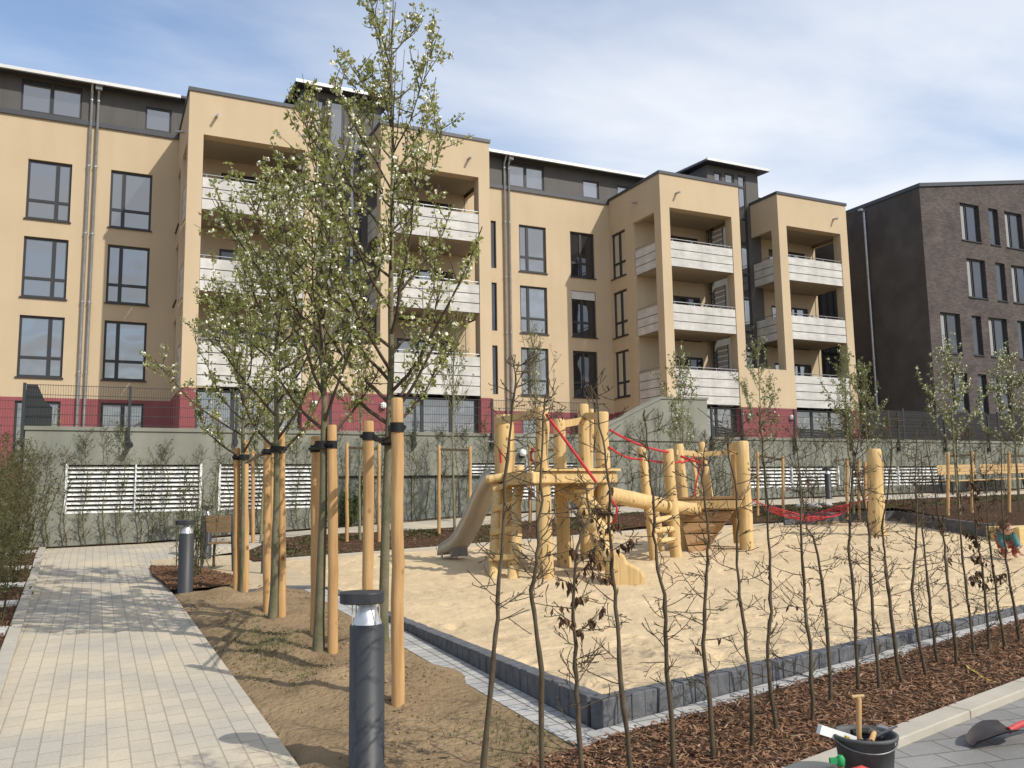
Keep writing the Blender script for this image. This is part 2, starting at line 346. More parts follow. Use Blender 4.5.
cmix = N.new('ShaderNodeMix'); cmix.data_type = 'RGBA'; L.new(cr.outputs[0], cmix.inputs[0]); hsv = N.new('ShaderNodeHueSaturation'); hsv.inputs['Saturation'].default_value = 1.08; hsv.inputs['Value'].default_value = 1.22; L.new(sky.outputs[0], hsv.inputs['Color']); L.new(hsv.outputs[0], cmix.inputs[6]); cmix.inputs[7].default_value = (5.7, 5.9, 6.25, 1)
L.new(cmix.outputs[2], bg.inputs['Color'])
vs = scn.view_settings; vs.view_transform = 'Standard'; vs.look = 'None'; vs.exposure = .14; vs.gamma = 1; vs.use_curve_mapping = False
scn.render.engine = 'CYCLES'
# ------------------------------------------------------------------ ground
def sheet(name, m, us_l, us_r, vsq, n, zf, kind='structure'):
    mb = MB(); vs_ = []
    for v in vsq:
        a, b = us_l(v), us_r(v)
        for i in range(n+1):
            u = lerp(a, b, i/n); vs_.append((u, v, zf(u, v)))
    k = n+1
    mb.add(vs_, [(j*k+i, j*k+i+1, (j+1)*k+i+1, (j+1)*k+i) for j in range(len(vsq)-1) for i in range(n)], True)
    o = mb.build(name, m); o['kind'] = kind; return o
def frange(a, b, st):
    n = max(1, int(round((b-a)/st))); return [a+(b-a)*i/n for i in range(n+1)]
def nz(u, v, s, seed=0.): return mnoise.noise(Vector((u*s, v*s, seed)))
PATH_L = lambda v: -.58-.0245*(v-7.7)
PATH_R = lambda v: interp(v, [(0, 1.16), (5.1, 1.11), (13.2, 1.0), (16.3, .88), (17.0, 1.0), (17.6, 2.6), (30, 2.6)])
edge_v = lambda u: 4.95+.203*(u-3.05)                  # outer foot of the stone edging along the right side
kerb_v = lambda u: 3.72+.2*(u-3.72)
def terr(u, v):
    z = H(u, v)
    if inside(u, v, SAND_POLY): z -= .35
    elif PATH_L(v)-.1 < u < PATH_R(v) and v < 21.3: z -= .05
    elif v > 21.15: z -= .02
    elif 1.0 < u < 2.9 and 2 < v < 12.6:
        z += (.028*nz(u, v, 1.6)+.018*nz(u, v, 4.5, 3)+.012*nz(u, v, 11, 7))*(1-sst(2.3, 2.6, u))
        z -= .03*(1-sst(1.0, 1.2, u))
    elif u >= 2.3 and kerb_v(u)-.2 < v < edge_v(u)+.1 and u < 30: z -= .05
    elif v < kerb_v(u) and u > 1.3: z -= .03
    elif v > 15.5: z -= .04
    return z
us = [-600, -200, -80, -40, -20, -10, -6]+frange(-4, 3.4, .1)+frange(3.6, 34, .3)+[38, 45, 60, 90, 200, 600]
vv = [-600, -200, -80, -30, -12, -5, -2]+frange(0, 13, .1)+frange(13.2, 22, .2)+[24, 28, 32, 40, 60, 100, 250, 600]
mb = MB(); k = len(us)
mb.add([(u, v, terr(u, v)) for v in vv for u in us], [(j*k+i, j*k+i+1, (j+1)*k+i+1, (j+1)*k+i) for j in range(len(vv)-1) for i in range(k-1)], True)
struct(mb.build('ground', 'soil'))
# sand with foot-trodden surface
def sand_z(u, v):
    z = S(u, v)-.015+.030*nz(u, v, .55)+.016*nz(u, v, 2.2, 4)+.010*nz(u, v, 5.5, 9)
    for (fx, fy, ca, sa, dp) in FOOT.get((int(floor(u*2)), int(floor(v*2))), ()):
        a = ((u-fx)*ca+(v-fy)*sa)/.15; b_ = (-(u-fx)*sa+(v-fy)*ca)/.075; q = a*a+b_*b_
        if q < 4: z += dp*(-math.exp(-q*q*.9)+.45*math.exp(-(sqrt(q)-1.35)**2*5))
    return z
FOOT = {}
_rf = random.Random(12)
for _ in range(1500):
    fx, fy = _rf.uniform(3, 19), 4.9+11.5*_rf.random()**1.15; a = _rf.uniform(0, 2*pi); e_ = (fx, fy, cos(a), sin(a), _rf.uniform(.008, .026))
    for gx in (-1, 0, 1):
        for gy in (-1, 0, 1): FOOT.setdefault((int(floor(fx*2))+gx, int(floor(fy*2))+gy), []).append(e_)
sheet('sand', 'sand', lambda v: interp(v, SAND_L), lambda v: interp(v, SAND_R), frange(4.9, 9, .035)+frange(9.05, 17.5, .07), 300, sand_z)
# paved path and the branch along the wall
sheet('main_path', 'pavers', PATH_L, PATH_R, frange(-4, 21.2, .3), 12, lambda u, v: H(u, v)+.004)
side_lo = lambda u: interp(u, [(2.5, 17.2), (3.6, 18.7), (6, 19.1), (12, 19.25), (60, 19.3)])
def side_sheet(name, m, u0, u1, lo, hi, n, st, dz):
    mb = MB(); U_ = frange(u0, u1, st); vs_ = []
    for u in U_:
        for i in range(n+1):
            v = lerp(lo(u), hi(u), i/n); vs_.append((u, v, H(u, v)+dz(u, v)))
    k = n+1
    mb.add(vs_, [(j*k+i, (j+1)*k+i, (j+1)*k+i+1, j*k+i+1) for j in range(len(U_)-1) for i in range(n)], True)
    return mb.build(name, m)
struct(side_sheet('side_path', 'pavers', 2.55, 45, side_lo, lambda u: 20.85, 5, .4, lambda u, v: .006))
# beds of bark mulch
rough = lambda a: (lambda u, v: .012+a*(.5+.5*nz(u, v, 6, 2))+a*.6*abs(nz(u, v, 15, 5)))
struct(side_sheet('wall_bed', 'mulch', -1.4, 45, lambda u: 20.85 if u > .95 else 20.9, lambda u: 21.2, 3, .3, rough(.03)))
def far_edge(u): return interp(u, [(2.6, 16.05), (3, 16.0), (6.2, 16.4), (12, 17.5), (18, 16.9), (19.2, 16.3), (45, 16.3)])
struct(side_sheet('back_bed', 'mulch', 2.6, 45, far_edge, side_lo, 12, .25, rough(.035)))
sheet('mound_bed', 'mulch', lambda v: interp(v, SAND_R)+.03, lambda v: 34, frange(9.9, 16.4, .2), 60, lambda u, v: H(u, v)+rough(.04)(u, v))
struct(side_sheet('hedge_bed', 'mulch', 2.25, 26, lambda u: kerb_v(u)+.1, lambda u: edge_v(u)-.27-.10*max(0, 2.9-u), 14, .07, rough(.045)))
mb = MB()                                                    # round the small shrub and bollard beside the path
vs_ = []; PB = [(.98, 12.9), (1.75, 12.75), (2.0, 14.0), (1.6, 15.6), (.9, 16.2), (.86, 15), (.93, 14)]
cx = sum(p[0] for p in PB)/len(PB); cy = sum(p[1] for p in PB)/len(PB); R_ = 8
for j in range(R_+1):
    for i in range(56):
        t = i/56*len(PB); a = PB[int(t)]; b = PB[(int(t)+1) % len(PB)]; q = t-int(t); x = lerp(a[0], b[0], q); y = lerp(a[1], b[1], q)
        x = lerp(cx, x, j/R_); y = lerp(cy, y, j/R_); vs_.append((x, y, H(x, y)+rough(.045)(x, y)+.05*(1-(j/R_)**2)))
mb.add(vs_, [(j*56+i, j*56+(i+1) % 56, (j+1)*56+(i+1) % 56, (j+1)*56+i) for j in range(R_) for i in range(56)], True)
struct(mb.build('shrub_bed', 'mulch'))
sheet('left_bed', 'mulch', lambda v: -4, lambda v: PATH_L(v)-.12, frange(2, 20.9, .12), 16, lambda u, v: H(u, v)+.01+.04*abs(nz(u, v, 7, 3)))
sheet('sitting_place', 'gravel', lambda v: interp(v, [(12.35, 1.85), (14, 2.05), (15.6, 1.65), (16.2, .95), (17.2, .95)]), lambda v: 3.02, frange(12.3, 17.25, .2), 8, lambda u, v: H(u, v)+.012)
# kerbs
def kerb(name, pts, wd, top, m, seg=1.0, dep=.2):
    mb = MB()
    for (a, b) in zip(pts, pts[1:]):
        A = Vector((*a, 0)); B = Vector((*b, 0)); Ln = (B-A).length; n = max(1, int(round(Ln/seg))); d = (B-A)/Ln; s_ = Vector((-d.y, d.x, 0))*wd/2
        for i in range(n):
            p = A+d*(Ln*i/n+.004); q = A+d*(Ln*(i+1)/n-.004)
            zp = top(p.x, p.y); zq = top(q.x, q.y)
            mb.add([p-s_+Vector((0, 0, zp-dep)), q-s_+Vector((0, 0, zq-dep)), q+s_+Vector((0, 0, zq-dep)), p+s_+Vector((0, 0, zp-dep)),
                    p-s_+Vector((0, 0, zp)), q-s_+Vector((0, 0, zq)), q+s_+Vector((0, 0, zq)), p+s_+Vector((0, 0, zp))],
                   [(0, 3, 2, 1), (4, 5, 6, 7), (0, 1, 5, 4), (1, 2, 6, 5), (2, 3, 7, 6), (3, 0, 4, 7)])
    return mb.build(name, m, bevel=.008)
struct(kerb('path_kerb', [(PATH_L(0)-.06, 0), (PATH_L(20.85)-.06, 20.85)], .12, lambda u, v: H(u, v)+.045, 'kerb_concrete'))
struct(kerb('road_kerb', [(2.2, kerb_v(2.2)), (26, kerb_v(26))], .16, lambda u, v: G(u, v)+.055, 'kerb_concrete'))
struct(kerb('back_kerb', [(16, far_edge(16)-.02), (18, 16.9), (19.2, 16.3), (17.6, 13.5), (16.8, 11.6), (19, 10), (20, 8.5)], .10, lambda u, v: S(u, v)+.26, 'granite_dark', .9, .5))
struct(kerb('bed_kerb', [(3.0, 16.0), (6.2, 16.42), (12, 17.52), (16, far_edge(16))], .07, lambda u, v: S(u, v)+.05, 'kerb_concrete', 1.0))
struct(kerb('sitting_place_edge', [(1.85, 12.33), (2.95, 12.25)], .10, lambda u, v: H(u, v)+.025, 'granite_dark', .5))
struct(side_sheet('road', 'pavers_grey', 1.4, 40, lambda u: -14, lambda u: kerb_v(u)-.08, 20, .5, lambda u, v: .004-.0))
# stone edging of the sandpit: a row of upright granite blocks each side
def edging(pts, label, seed):
    rnd = random.Random(seed); mb = MB()
    for a, b in zip(pts, pts[1:]):
        A = Vector((*a, 0)); B = Vector((*b, 0)); Ln = (B-A).length; d = (B-A)/Ln; s_ = Vector((-d.y, d.x, 0)); t = 0
        while t < Ln-.02:
            l = min(.125+rnd.uniform(-.008, .008), Ln-t); p = A+d*(t+l/2); z = S(p.x, p.y)+.02+rnd.uniform(-.004, .004)
            mb.obox((p.x+s_.x*rnd.uniform(-.004, .004), p.y+s_.y*rnd.uniform(-.004, .004), z-.25), d*(l/2-.0025), s_*.06, Vector((0, 0, .25))); t += l
    o = mb.build('stone_edging', 'granite_dark', bevel=.007)
    return tag(o, label, 'edging', 'stone edgings of the sandpit')
edging([(3.0, 12.2), (3.0, 5.02)], 'low row of dark granite blocks along the sandpit side facing the staked trees', 1)
edging([(2.95, 4.92), (9, 6.15), (14, 7.2), (20, 8.4)], 'low row of dark granite blocks between the sand and the bare hedge bed', 2)
sheet('paving_strip', 'strip_pavers', lambda v: 2.66, lambda v: 2.93, frange(4.62, 12.2, .2), 2, lambda u, v: G(u, v)+.004)
mb = MB(); vs_ = []
for u in frange(2.66, 24, .3):
    for dv in (-.27, -.13, -.062+.0): vs_.append((u, edge_v(u)+dv-.02, G(u, edge_v(u)+dv)+.026))
mb.add(vs_, [(3*j+i, 3*j+3+i, 3*j+4+i, 3*j+1+i) for j in range(len(vs_)//3-1) for i in range(2)])
struct(mb.build('paving_strip', 'strip_pavers'))
# terrace in front of the houses
mb = MB(); mb.box(-1.35, 60, 21.42, 36.9, .0, 2.6); struct(mb.build('terrace', 'gravel'))
# loose chips, clods and grass: uncountable
def scatter(name, m, pts, mk, kind='stuff'):
    mb = MB()
    for p in pts: mk(mb, p)
    o = mb.build(name, m); o['kind'] = kind; o['label'] = None if False else o.name; del o['label']; return o
rs = random.Random(3)
def chip(mb, p):
    a = rs.uniform(0, 2*pi); l = rs.uniform(.007, .028)*(1 if rs.random() > .08 else 1.5); wd = rs.uniform(.002, .006); e = Vector((cos(a), sin(a), rs.uniform(-.5, .5))).normalized()
    s_ = Vector((-e.y, e.x, rs.uniform(-.6, .6))).normalized(); n_ = e.cross(s_)
    mb.obox(p, e*l, s_*wd, n_*.002)
hp = []
for i in range(15000):
    u = 2.2+7.3*rs.random()**1.25; t = rs.random(); v = lerp(kerb_v(u)+.07, edge_v(u)-.26, t); hp.append((u, v, H(u, v)+.02+rs.uniform(0, .045)))
tag(scatter('bark_chips', 'chip_a', hp[:11000], chip), 'reddish brown bark chips covering the bed of bare hedge plants', 'bark chips')
tag(scatter('bark_chips', 'chip_b', hp[11000:13200], chip), 'pale splinters scattered over the bark mulch by the bare hedge', 'bark chips')
hp2 = []
for i in range(2600):
    a = rs.uniform(0, 2*pi); q = sqrt(rs.random()); t = a/(2*pi)*len(PB); A = PB[int(t) % 7]; B = PB[(int(t)+1) % 7]
    x = lerp(cx, lerp(A[0], B[0], t-int(t)), q); y = lerp(cy, lerp(A[1], B[1], t-int(t)), q); hp2.append((x, y, H(x, y)+.05+.05*(1-q*q)))
tag(scatter('bark_chips', 'chip_a', hp2, chip), 'bark chips of the small bed around the bollard and thin shrub', 'bark chips')
hp3 = [(lambda v: (PATH_L(v)-.15-2.0*rs.random()**1.6, v))(rs.uniform(5, 20.5)) for _ in range(3000)]
tag(scatter('bark_chips', 'chip_a', [(u, v, H(u, v)+.03+rs.uniform(0, .02)) for u, v in hp3], chip), 'bark chips between the pale slabs left of the paved path', 'bark chips')
hp4 = []
for i in range(4500):
    u = 2.8+22*rs.random()**1.3; v = lerp(far_edge(u)+.1, side_lo(u)-.1, rs.random()); hp4.append((u, v, H(u, v)+.02+rs.uniform(0, .03)))
tag(scatter('bark_chips', 'chip_b', hp4, chip), 'bark chips and splinters of the planted bed behind the sandpit', 'bark chips')
def clod(mb, p):
    r_ = rs.uniform(.004, .016)*(1 if rs.random() > .06 else 1.8)
    pts = [Vector((rs.uniform(-1, 1), rs.uniform(-1, 1), rs.uniform(-.7, .9)))*r_ for _ in range(6)]
    c = Vector(p); V_ = [c+Vector(q) for q in ((r_, 0, 0), (0, r_, 0), (-r_, 0, 0), (0, -r_, 0), (0, 0, r_*.8), (0, 0, -r_*.5))]
    V_ = [q+Vector((rs.uniform(-.3, .3), rs.uniform(-.3, .3), rs.uniform(-.3, .3)))*r_ for q in V_]
    mb.add(V_, [(0, 1, 4), (1, 2, 4), (2, 3, 4), (3, 0, 4), (1, 0, 5), (2, 1, 5), (3, 2, 5), (0, 3, 5)])
cp = []
for i in range(3600):
    u = rs.uniform(1.12, 2.62); v = 3.6+8.4*rs.random()**1.5
    if nz(u, v, 1.3, 11) > -.12+.2*rs.random(): cp.append((u, v, terr(u, v)+.003))
tag(scatter('soil_clods', 'clod', cp, clod), 'crumbs and clods of brown soil between the path and the sandpit', 'soil')
def tuft(mb, p):
    for _ in range(4):
        a = rs.uniform(0, 2*pi); h_ = rs.uniform(.012, .035); x = p[0]+rs.uniform(-.02, .02); y = p[1]+rs.uniform(-.02, .02)
        dx, dy = cos(a)*.004, sin(a)*.004
        mb.add([(x-dx, y-dy, p[2]), (x+dx, y+dy, p[2]), (x+rs.uniform(-.02, .02), y+rs.uniform(-.02, .02), p[2]+h_)], [(0, 1, 2)])
gp = []
for i in range(900):
    u = rs.gauss(1.5, .2); v = rs.gauss(8.6, .8)
    if u > 1.1: gp.append((u, v, terr(u, v)))
for i in range(220):
    u = rs.gauss(2.45, .2); v = rs.gauss(4.9, .35)
    if u < 2.64: gp.append((u, v, terr(u, v)))
tag(scatter('grass', 'grass_tuft', gp, tuft), 'thin patches of short green grass on the bare soil', 'grass')
# ground cover of the back bed
def herb(mb, p):
    for _ in range(6):
        a = rs.uniform(0, 2*pi); e = Vector((cos(a), sin(a), rs.uniform(.3, 1.3))).normalized(); l = rs.uniform(.03, .09); s_ = Vector((-e.y, e.x, 0)).normalized()*l*.3
        b = Vector(p)+Vector((rs.uniform(-.06, .06), rs.uniform(-.06, .06), 0)); mb.quad(b, b+e*l*.5+s_, b+e*l, b+e*l*.5-s_)
gp = []
for i in range(3800):
    u = rs.uniform(2.8, 30); v = lerp(far_edge(u)+.15, side_lo(u)-.2, rs.random())
    if nz(u, v, .9, 5) > -.02: gp.append((u, v, H(u, v)+.03))
tag(scatter('ground_cover', 'leaf_shrub', gp, herb), 'low olive green plants dotted over the mulch behind the sandpit', 'ground cover')
gp = []
for i in range(700):
    u = rs.uniform(16, 28); v = lerp(far_edge(u)+.15, side_lo(u)-.2, rs.random()); gp.append((u, v, H(u, v)+.02))
tag(scatter('dry_ground_cover', 'leaf_dead', gp, herb), 'dry reddish brown plants on the mound in front of the benches', 'ground cover')

# ------------------------------------------------------------------ the pale apartment building
bld = thing('apartment_building', (4, 36.5, 2.6), 'four storey beige apartment building with red base, white balconies and dark attic', 'building')
FV = 36.5
front = lambda V: (lambda a, z, d: (a, V+d, z))
left_of = lambda U_: (lambda a, z, d: (U_+d, a, z))
right_of = lambda U_: (lambda a, z, d: (U_-d, a, z))
def holed(mb, mf, a0, a1, z0, z1, holes, rev=.16):
    As = sorted({a0, a1}|{x for h in holes for x in h[:2] if a0 < x < a1}); Zs = sorted({z0, z1}|{x for h in holes for x in h[2:4] if z0 < x < z1})
    for i in range(len(As)-1):
        for j in range(len(Zs)-1):
            ca, cz = (As[i]+As[i+1])/2, (Zs[j]+Zs[j+1])/2
            if any(h[0] < ca < h[1] and h[2] < cz < h[3] for h in holes): continue
            mb.quad(mf(As[i], Zs[j], 0), mf(As[i+1], Zs[j], 0), mf(As[i+1], Zs[j+1], 0), mf(As[i], Zs[j+1], 0))
    for h in holes:
        p, q, r_, s_ = h[:4]; r_ = max(r_, z0); s_ = min(s_, z1); p = max(p, a0); q = min(q, a1)
        if p >= q or r_ >= s_: continue
        for (A, B) in (((p, r_), (p, s_)), ((q, s_), (q, r_)), ((p, s_), (q, s_)), ((q, r_), (p, r_))):
            mb.quad(mf(*A, 0), mf(*B, 0), mf(*B, rev), mf(*A, rev))
def mbox(mb, mf, a0, a1, z0, z1, d0, d1):
    P = [mf(a0, z0, d0), mf(a1, z0, d0), mf(a1, z0, d1), mf(a0, z0, d1), mf(a0, z1, d0), mf(a1, z1, d0), mf(a1, z1, d1), mf(a0, z1, d1)]
    mb.add(P, [(0, 3, 2, 1), (4, 5, 6, 7), (0, 1, 5, 4), (1, 2, 6, 5), (2, 3, 7, 6), (3, 0, 4, 7)])
def window(par, mf, a0, a1, z0, z1, mull=(), trans=(), sill=True, glass='pane_glass', fw=.085, dep=.09, fmat='dark_frame', blind=0., curt=None, name='window'):
    f = MB()
    mbox(f, mf, a0, a0+fw, z0, z1, dep, dep+.07); mbox(f, mf, a1-fw, a1, z0, z1, dep, dep+.07)
    mbox(f, mf, a0+fw, a1-fw, z0, z0+fw, dep+.001, dep+.07); mbox(f, mf, a0+fw, a1-fw, z1-fw, z1, dep+.001, dep+.07)
    for m_ in mull: x = lerp(a0, a1, m_); mbox(f, mf, x-.07, x+.07, z0+fw, z1-fw, dep+.002, dep+.068)
    for t in trans: z = lerp(z0, z1, t); mbox(f, mf, a0+fw, a1-fw, z-.055, z+.055, dep+.006, dep+.064)
    w_ = f.build(name, fmat, par)
    p = MB(); p.quad(mf(a0+.02, z0+.02, dep+.04), mf(a1-.02, z0+.02, dep+.04), mf(a1-.02, z1-.02, dep+.04), mf(a0+.02, z1-.02, dep+.04)); p.build('pane', glass, w_)
    if sill: s_ = MB(); mbox(s_, mf, a0-.05, a1+.05, z0-.05, z0-.003, -.06, dep+.06); s_.build('sill', fmat, w_)
    if blind: b = MB(); mbox(b, mf, a0+.03, a1-.03, z1-blind, z1-.02, dep-.045, dep-.012); b.build('roller_blind', 'blind', w_)
    if curt:
        b = MB(); x0, x1 = lerp(a0, a1, curt[0]), lerp(a0, a1, curt[1]); mbox(b, mf, x0+.05, x1-.03, z0+.1, z1-.1, dep+.030, dep+.036); b.build('curtain', 'curtain', w_)
    return w_
ROWS = [(12.33, 14.68), (9.27, 11.62), (6.22, 8.56)]
C1 = (-2.83, -1.32); C2 = (.06, 1.59); C3 = (18.22, 19.72); C4 = (21.1, 22.52); C0 = (-6.2, -4.7); C00 = (-9.2, -7.7)
SL = (16.70, 16.98)
holes = [(*c, *r_) for c in (C00, C0, C1, C2, C3, C4, SL) for r_ in ROWS]
gh = [(*c, 2.95, 5.32) for c in (C00, C0, C1, C2, (18.22, 19.72), (21.1, 22.52))]
wl = MB(); holed(wl, front(FV), -14, 37.6, 5.45, 16.36, holes)
wl.box(-14, -13.99, FV, 48, .3, 18); wl.box(37.59, 37.6, FV, 48, .3, 18); wl.box(-14, 37.6, 47.9, 48, .3, 18)
wl.build('wall', 'stucco', bld)
rb = MB(); holed(rb, front(FV), -14, 37.6, .2, 5.45, gh); rb.build('plinth', 'red_render', bld)
for ci, c in enumerate((C00, C0, C1, C2, C3, C4)):
    for ri, r_ in enumerate(ROWS):
        mul = (.68,) if ci in (0, 2) else (.32,) if ci != 5 else (.45,)
        window(bld, front(FV), *c, *r_, mul, (.32,), blind=.42 if (ci == 5 and ri == 1) else 0, glass='pane_dark' if ci == 5 else 'pane_glass', curt=(.2, .66) if False else None)
    window(bld, front(FV), *c, 2.95, 5.32, (.5,) if ci == 3 else (.68,), (.34,), glass='pane_glass')
for r_ in ROWS: window(bld, front(FV), *SL, *r_, (), (), sill=False, glass='pane_dark', fw=.04)
# attic storey
AT = FV-.03
ah = [(-3.19, -1.09, 16.56, 17.86), (1.23, 2.22, 16.56, 17.55), (17.6, 19.66, 16.56, 17.86), (21.9, 22.88, 16.56, 17.5), (24.0, 25.0, 16.56, 17.5), (-7.2, -5.2, 16.56, 17.86)]
am = MB(); holed(am, front(AT), -14, 37.6, 16.36, 17.99, ah, .12); am.build('attic_wall', 'attic_panel', bld)
for h in ah: window(bld, front(AT), *h, (.5,) if h[1]-h[0] > 1.5 else (), (), sill=False, fw=.07, dep=.04)
am = MB(); mbox(am, front(AT), -14, 37.6, 16.34, 16.52, -.05, .0); am.build('attic_sill', 'coping', bld)
am = MB()
for x in frange(-13.2, 37, 1.55):
    if all(not (h[0]-.06 < x < h[1]+.06) for h in ah): mbox(am, front(AT), x-.006, x+.006, 16.53, 18.0, -.004, .0)
am.build('panel_joints', 'coping', bld)
rf = MB(); rf.extr([(-14.2, 36.0, 17.96), (-14.2, 48.2, 19.1), (-14.2, 48.2, 19.25), (-14.2, 36.0, 18.06)], (52, 0, 0)); roof = rf.build('roof', 'coping', bld, True)
for a_, b_ in ((-14.2, 2.52), (14.55, 27.8), (31.5, 37.8)): gt = MB(); gt.box(a_, b_, 35.88, 35.995, 17.90, 18.03); gt.build('gutter', 'gutter_metal', roof)
def downpipe(par, u, v, ztop, zbot, off=True, r_=.055):
    m_ = MB(); m_.tube([(u, v-.32, ztop), (u, v-.32, ztop-.12), (u, v, ztop-.5), (u, v, zbot)] if off else [(u, v, ztop), (u, v, zbot)], r_, 10)
    for z in frange(zbot+.4, ztop-.7, 2.9): m_.tube([(u, v, z-.03), (u, v, z+.03)], r_+.018, 10)
    o = m_.build('downpipe', 'zinc', par); return o
for u in (-.74, -.50, 17.42, 17.66): downpipe(bld, u, FV-.10, 18.1, .6)
for x_ in (-.62, 17.54): hb = MB(); hb.box(x_, x_+.24, 36.05, 36.25, 17.75, 18.05); hb.build('rain_hopper', 'zinc', bld)

LV = [(12.06, 13.30, 3, 14.9), (9.03, 10.26, 3, 11.86), (5.56, 7.20, 4, 8.83)]      # parapet bottom, top, boards, ceiling
def block(u0):
    V = 32.0; D = 34.35
    for bi, (b0, b1, o0, o1, end) in enumerate(((u0, u0+4.75, u0+.52, u0+4.24, 0), (u0+7.27, u0+12.06, u0+7.80, u0+11.55, 1))):
        fr = MB()
        oph = [(o0, o1, 5.5, 14.9)]
        lowh = [(o0, o1, 2.6, 5.5)]
        holed(fr, front(V), b0, b1, 5.5, 16.5, oph, .5)
        # side walls, with the loggia opening near the front and a room window behind
        sideh = [(32.52, 34.32, 5.5, 14.75)]
        wins = [(35.05, 36.33, *r_) for r_ in ROWS] if bi == 0 else []
        holed(fr, left_of(b0), V, FV, 5.5, 16.5, sideh+wins, .18)
        holed(fr, right_of(b1), V, FV, 5.5, 16.5, sideh, .18)
        holed(fr, front(D), b0+.18, b1-.18, 5.5, 15.0, [(b0+1.45, b1-.75, 5.6, 8.2), (b0+1.45, b1-.75, 9.0, 11.3), (b0+1.45, b1-.75, 12.06, 14.4)] , .1)
        fr.quad((b0+.52, V+.5, 15.0), (o1, V+.5, 15.0), (o1, V+.5, 16.4), (b0+.52, V+.5, 16.4))
        fr.build('balcony_frame', 'stucco', bld)
        lo = MB(); holed(lo, front(V), b0, b1, 2.4, 5.5, lowh, .5); holed(lo, left_of(b0), V, FV, 2.4, 5.5, [], .1); holed(lo, right_of(b1), V, FV, 2.4, 5.5, [], .1); lo.build('plinth', 'red_render', bld)
        tp = MB(); tp.box(b0-.05, b1+.05, V-.05, FV, 16.5, 16.64); tp.build('coping', 'coping', bld)
        if bi == 0:
            for r_ in ROWS: window(bld, left_of(b0), 35.05, 36.33, *r_, (.5,), (.32,), glass='pane_glass')
        # back wall doors
        for zz in (5.6, 9.0, 12.06):
            window(bld, front(D), b0+1.45, b1-.75, zz+.02, zz+2.3 if zz > 6 else 8.18, (.36, .68), (), sill=False, glass='pane_glass' if bi else 'pane_dark', dep=.03, name='balcony_door')
            lm = MB(); lm.lathe((b1-.45, D-.06, zz+1.9), [(.001, -.07), (.06, -.05), (.075, 0), (.06, .05), (.001, .07)], 10); lm.build('wall_lamp', 'lamp_globe', bld)
        # slabs and ceilings
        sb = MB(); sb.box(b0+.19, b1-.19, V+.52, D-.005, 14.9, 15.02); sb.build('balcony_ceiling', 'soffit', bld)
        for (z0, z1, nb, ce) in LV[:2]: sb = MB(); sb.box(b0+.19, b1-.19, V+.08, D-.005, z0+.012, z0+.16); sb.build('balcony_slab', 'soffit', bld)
        # white boarded parapets and their handrails
        for (z0, z1, nb, ce) in LV:
            bd = MB(); h_ = (z1-z0)/nb
            for i in range(nb):
                a, b = z0+i*h_+.018, z0+(i+1)*h_-.018
                xs = [o0+.01, (o0+o1)/2, o1-.01]
                for x0, x1 in zip(xs, xs[1:]): bd.box(x0+.002, x1-.002, V+.03, V+.055, a, b)
                bd.box(b0+.05, b0+.075, 32.56, 34.28, a, b)
                if bi: bd.box(b1-.075, b1-.05, 32.56, 34.28, a, b)
            p_ = bd.build('balcony_parapet', 'balcony_board', bld)
            bk = MB(); bk.box(o0, o1, V+.057, V+.075, z0+.01, z1-.03); bk.box(b0+.077, b0+.09, 32.54, 34.3, z0+.01, z1-.03)
            if bi: bk.box(b1-.09, b1-.077, 32.54, 34.3, z0+.01, z1-.03)
            bk.build('parapet_backing', 'coping', p_)
            hr = MB(); hr.tube([(o0, V+.07, z1+.10), (o1, V+.07, z1+.10)], .022, 6); hr.tube([(b0+.08, 32.54, z1+.10), (b0+.08, 34.3, z1+.10)], .022, 6)
            for x in frange(o0+.15, o1-.15, 1.1): hr.box(x-.012, x+.012, V+.06, V+.08, z1-.05, z1+.1)
            if bi: hr.tube([(b1-.08, 32.54, z1+.10), (b1-.08, 34.3, z1+.10)], .022, 6)
            hr.build('handrail', 'handrail_steel', p_)
        if bi == 0:                                           # white slatted screen in the right-hand side opening
            for zz, zt in ((12.1, 14.7), (9.05, 11.8), (6.1, 8.75)):
                sc = MB()
                for z in frange(zz+.12, zt-.12, .27): sc.box(b1-.10, b1-.07, 33.2, 34.25, z-.10, z+.10)
                s_ = sc.build('slatted_screen', 'balcony_board', bld)
                sc = MB(); sc.box(b1-.12, b1-.05, 33.15, 33.2, zz, zt); sc.box(b1-.12, b1-.05, 34.25, 34.3, zz, zt); sc.build('screen_frame', 'dark_frame', s_)
        # glazing of the ground floor under the balconies
        window(bld, front(V), o0, o1, 2.7, 5.48, (.35, .68), (), sill=False, dep=.34, name='shopfront_window', glass='pane_glass')
        # rain spout
        sp = MB(); x = b0+.95 if bi == 0 else b1-.95; sp.tube([(x, V-.34, 15.60), (x, V+.05, 15.66)], .055, 8); sp.build('rain_spout', 'stucco' if False else 'zinc', bld)
    sp = MB(); sp.tube([(u0-.34, 33.9, 15.60), (u0+.05, 33.9, 15.66)], .055, 8); sp.build('rain_spout', 'zinc', bld)
    # infill between the two balcony stacks
    g0, g1 = u0+4.75, u0+7.27
    f_ = MB(); f_.box(g0-.5, g1+.5, V-.012, V+.2, 5.5, 7.42); f_.build('gap_wall', 'stucco', bld)
    f_ = MB(); f_.box(g0-.5, g1+.5, V-.012, V+.2, 2.4, 5.498); f_.build('plinth', 'red_render', bld)
    for x in (g0-.05, g1+.10):
        lm = MB(); lm.lathe((x, V-.09, 5.05), [(.001, -.13), (.10, -.09), (.13, 0), (.10, .09), (.001, .13)], 12); l_ = lm.build('wall_lamp', 'lamp_globe', bld)
        lm = MB(); lm.lathe((x, V-.035, 4.93), [(.09, -.03), (.09, .03)], 10); lm.build('lamp_mount', 'dark_frame', l_)
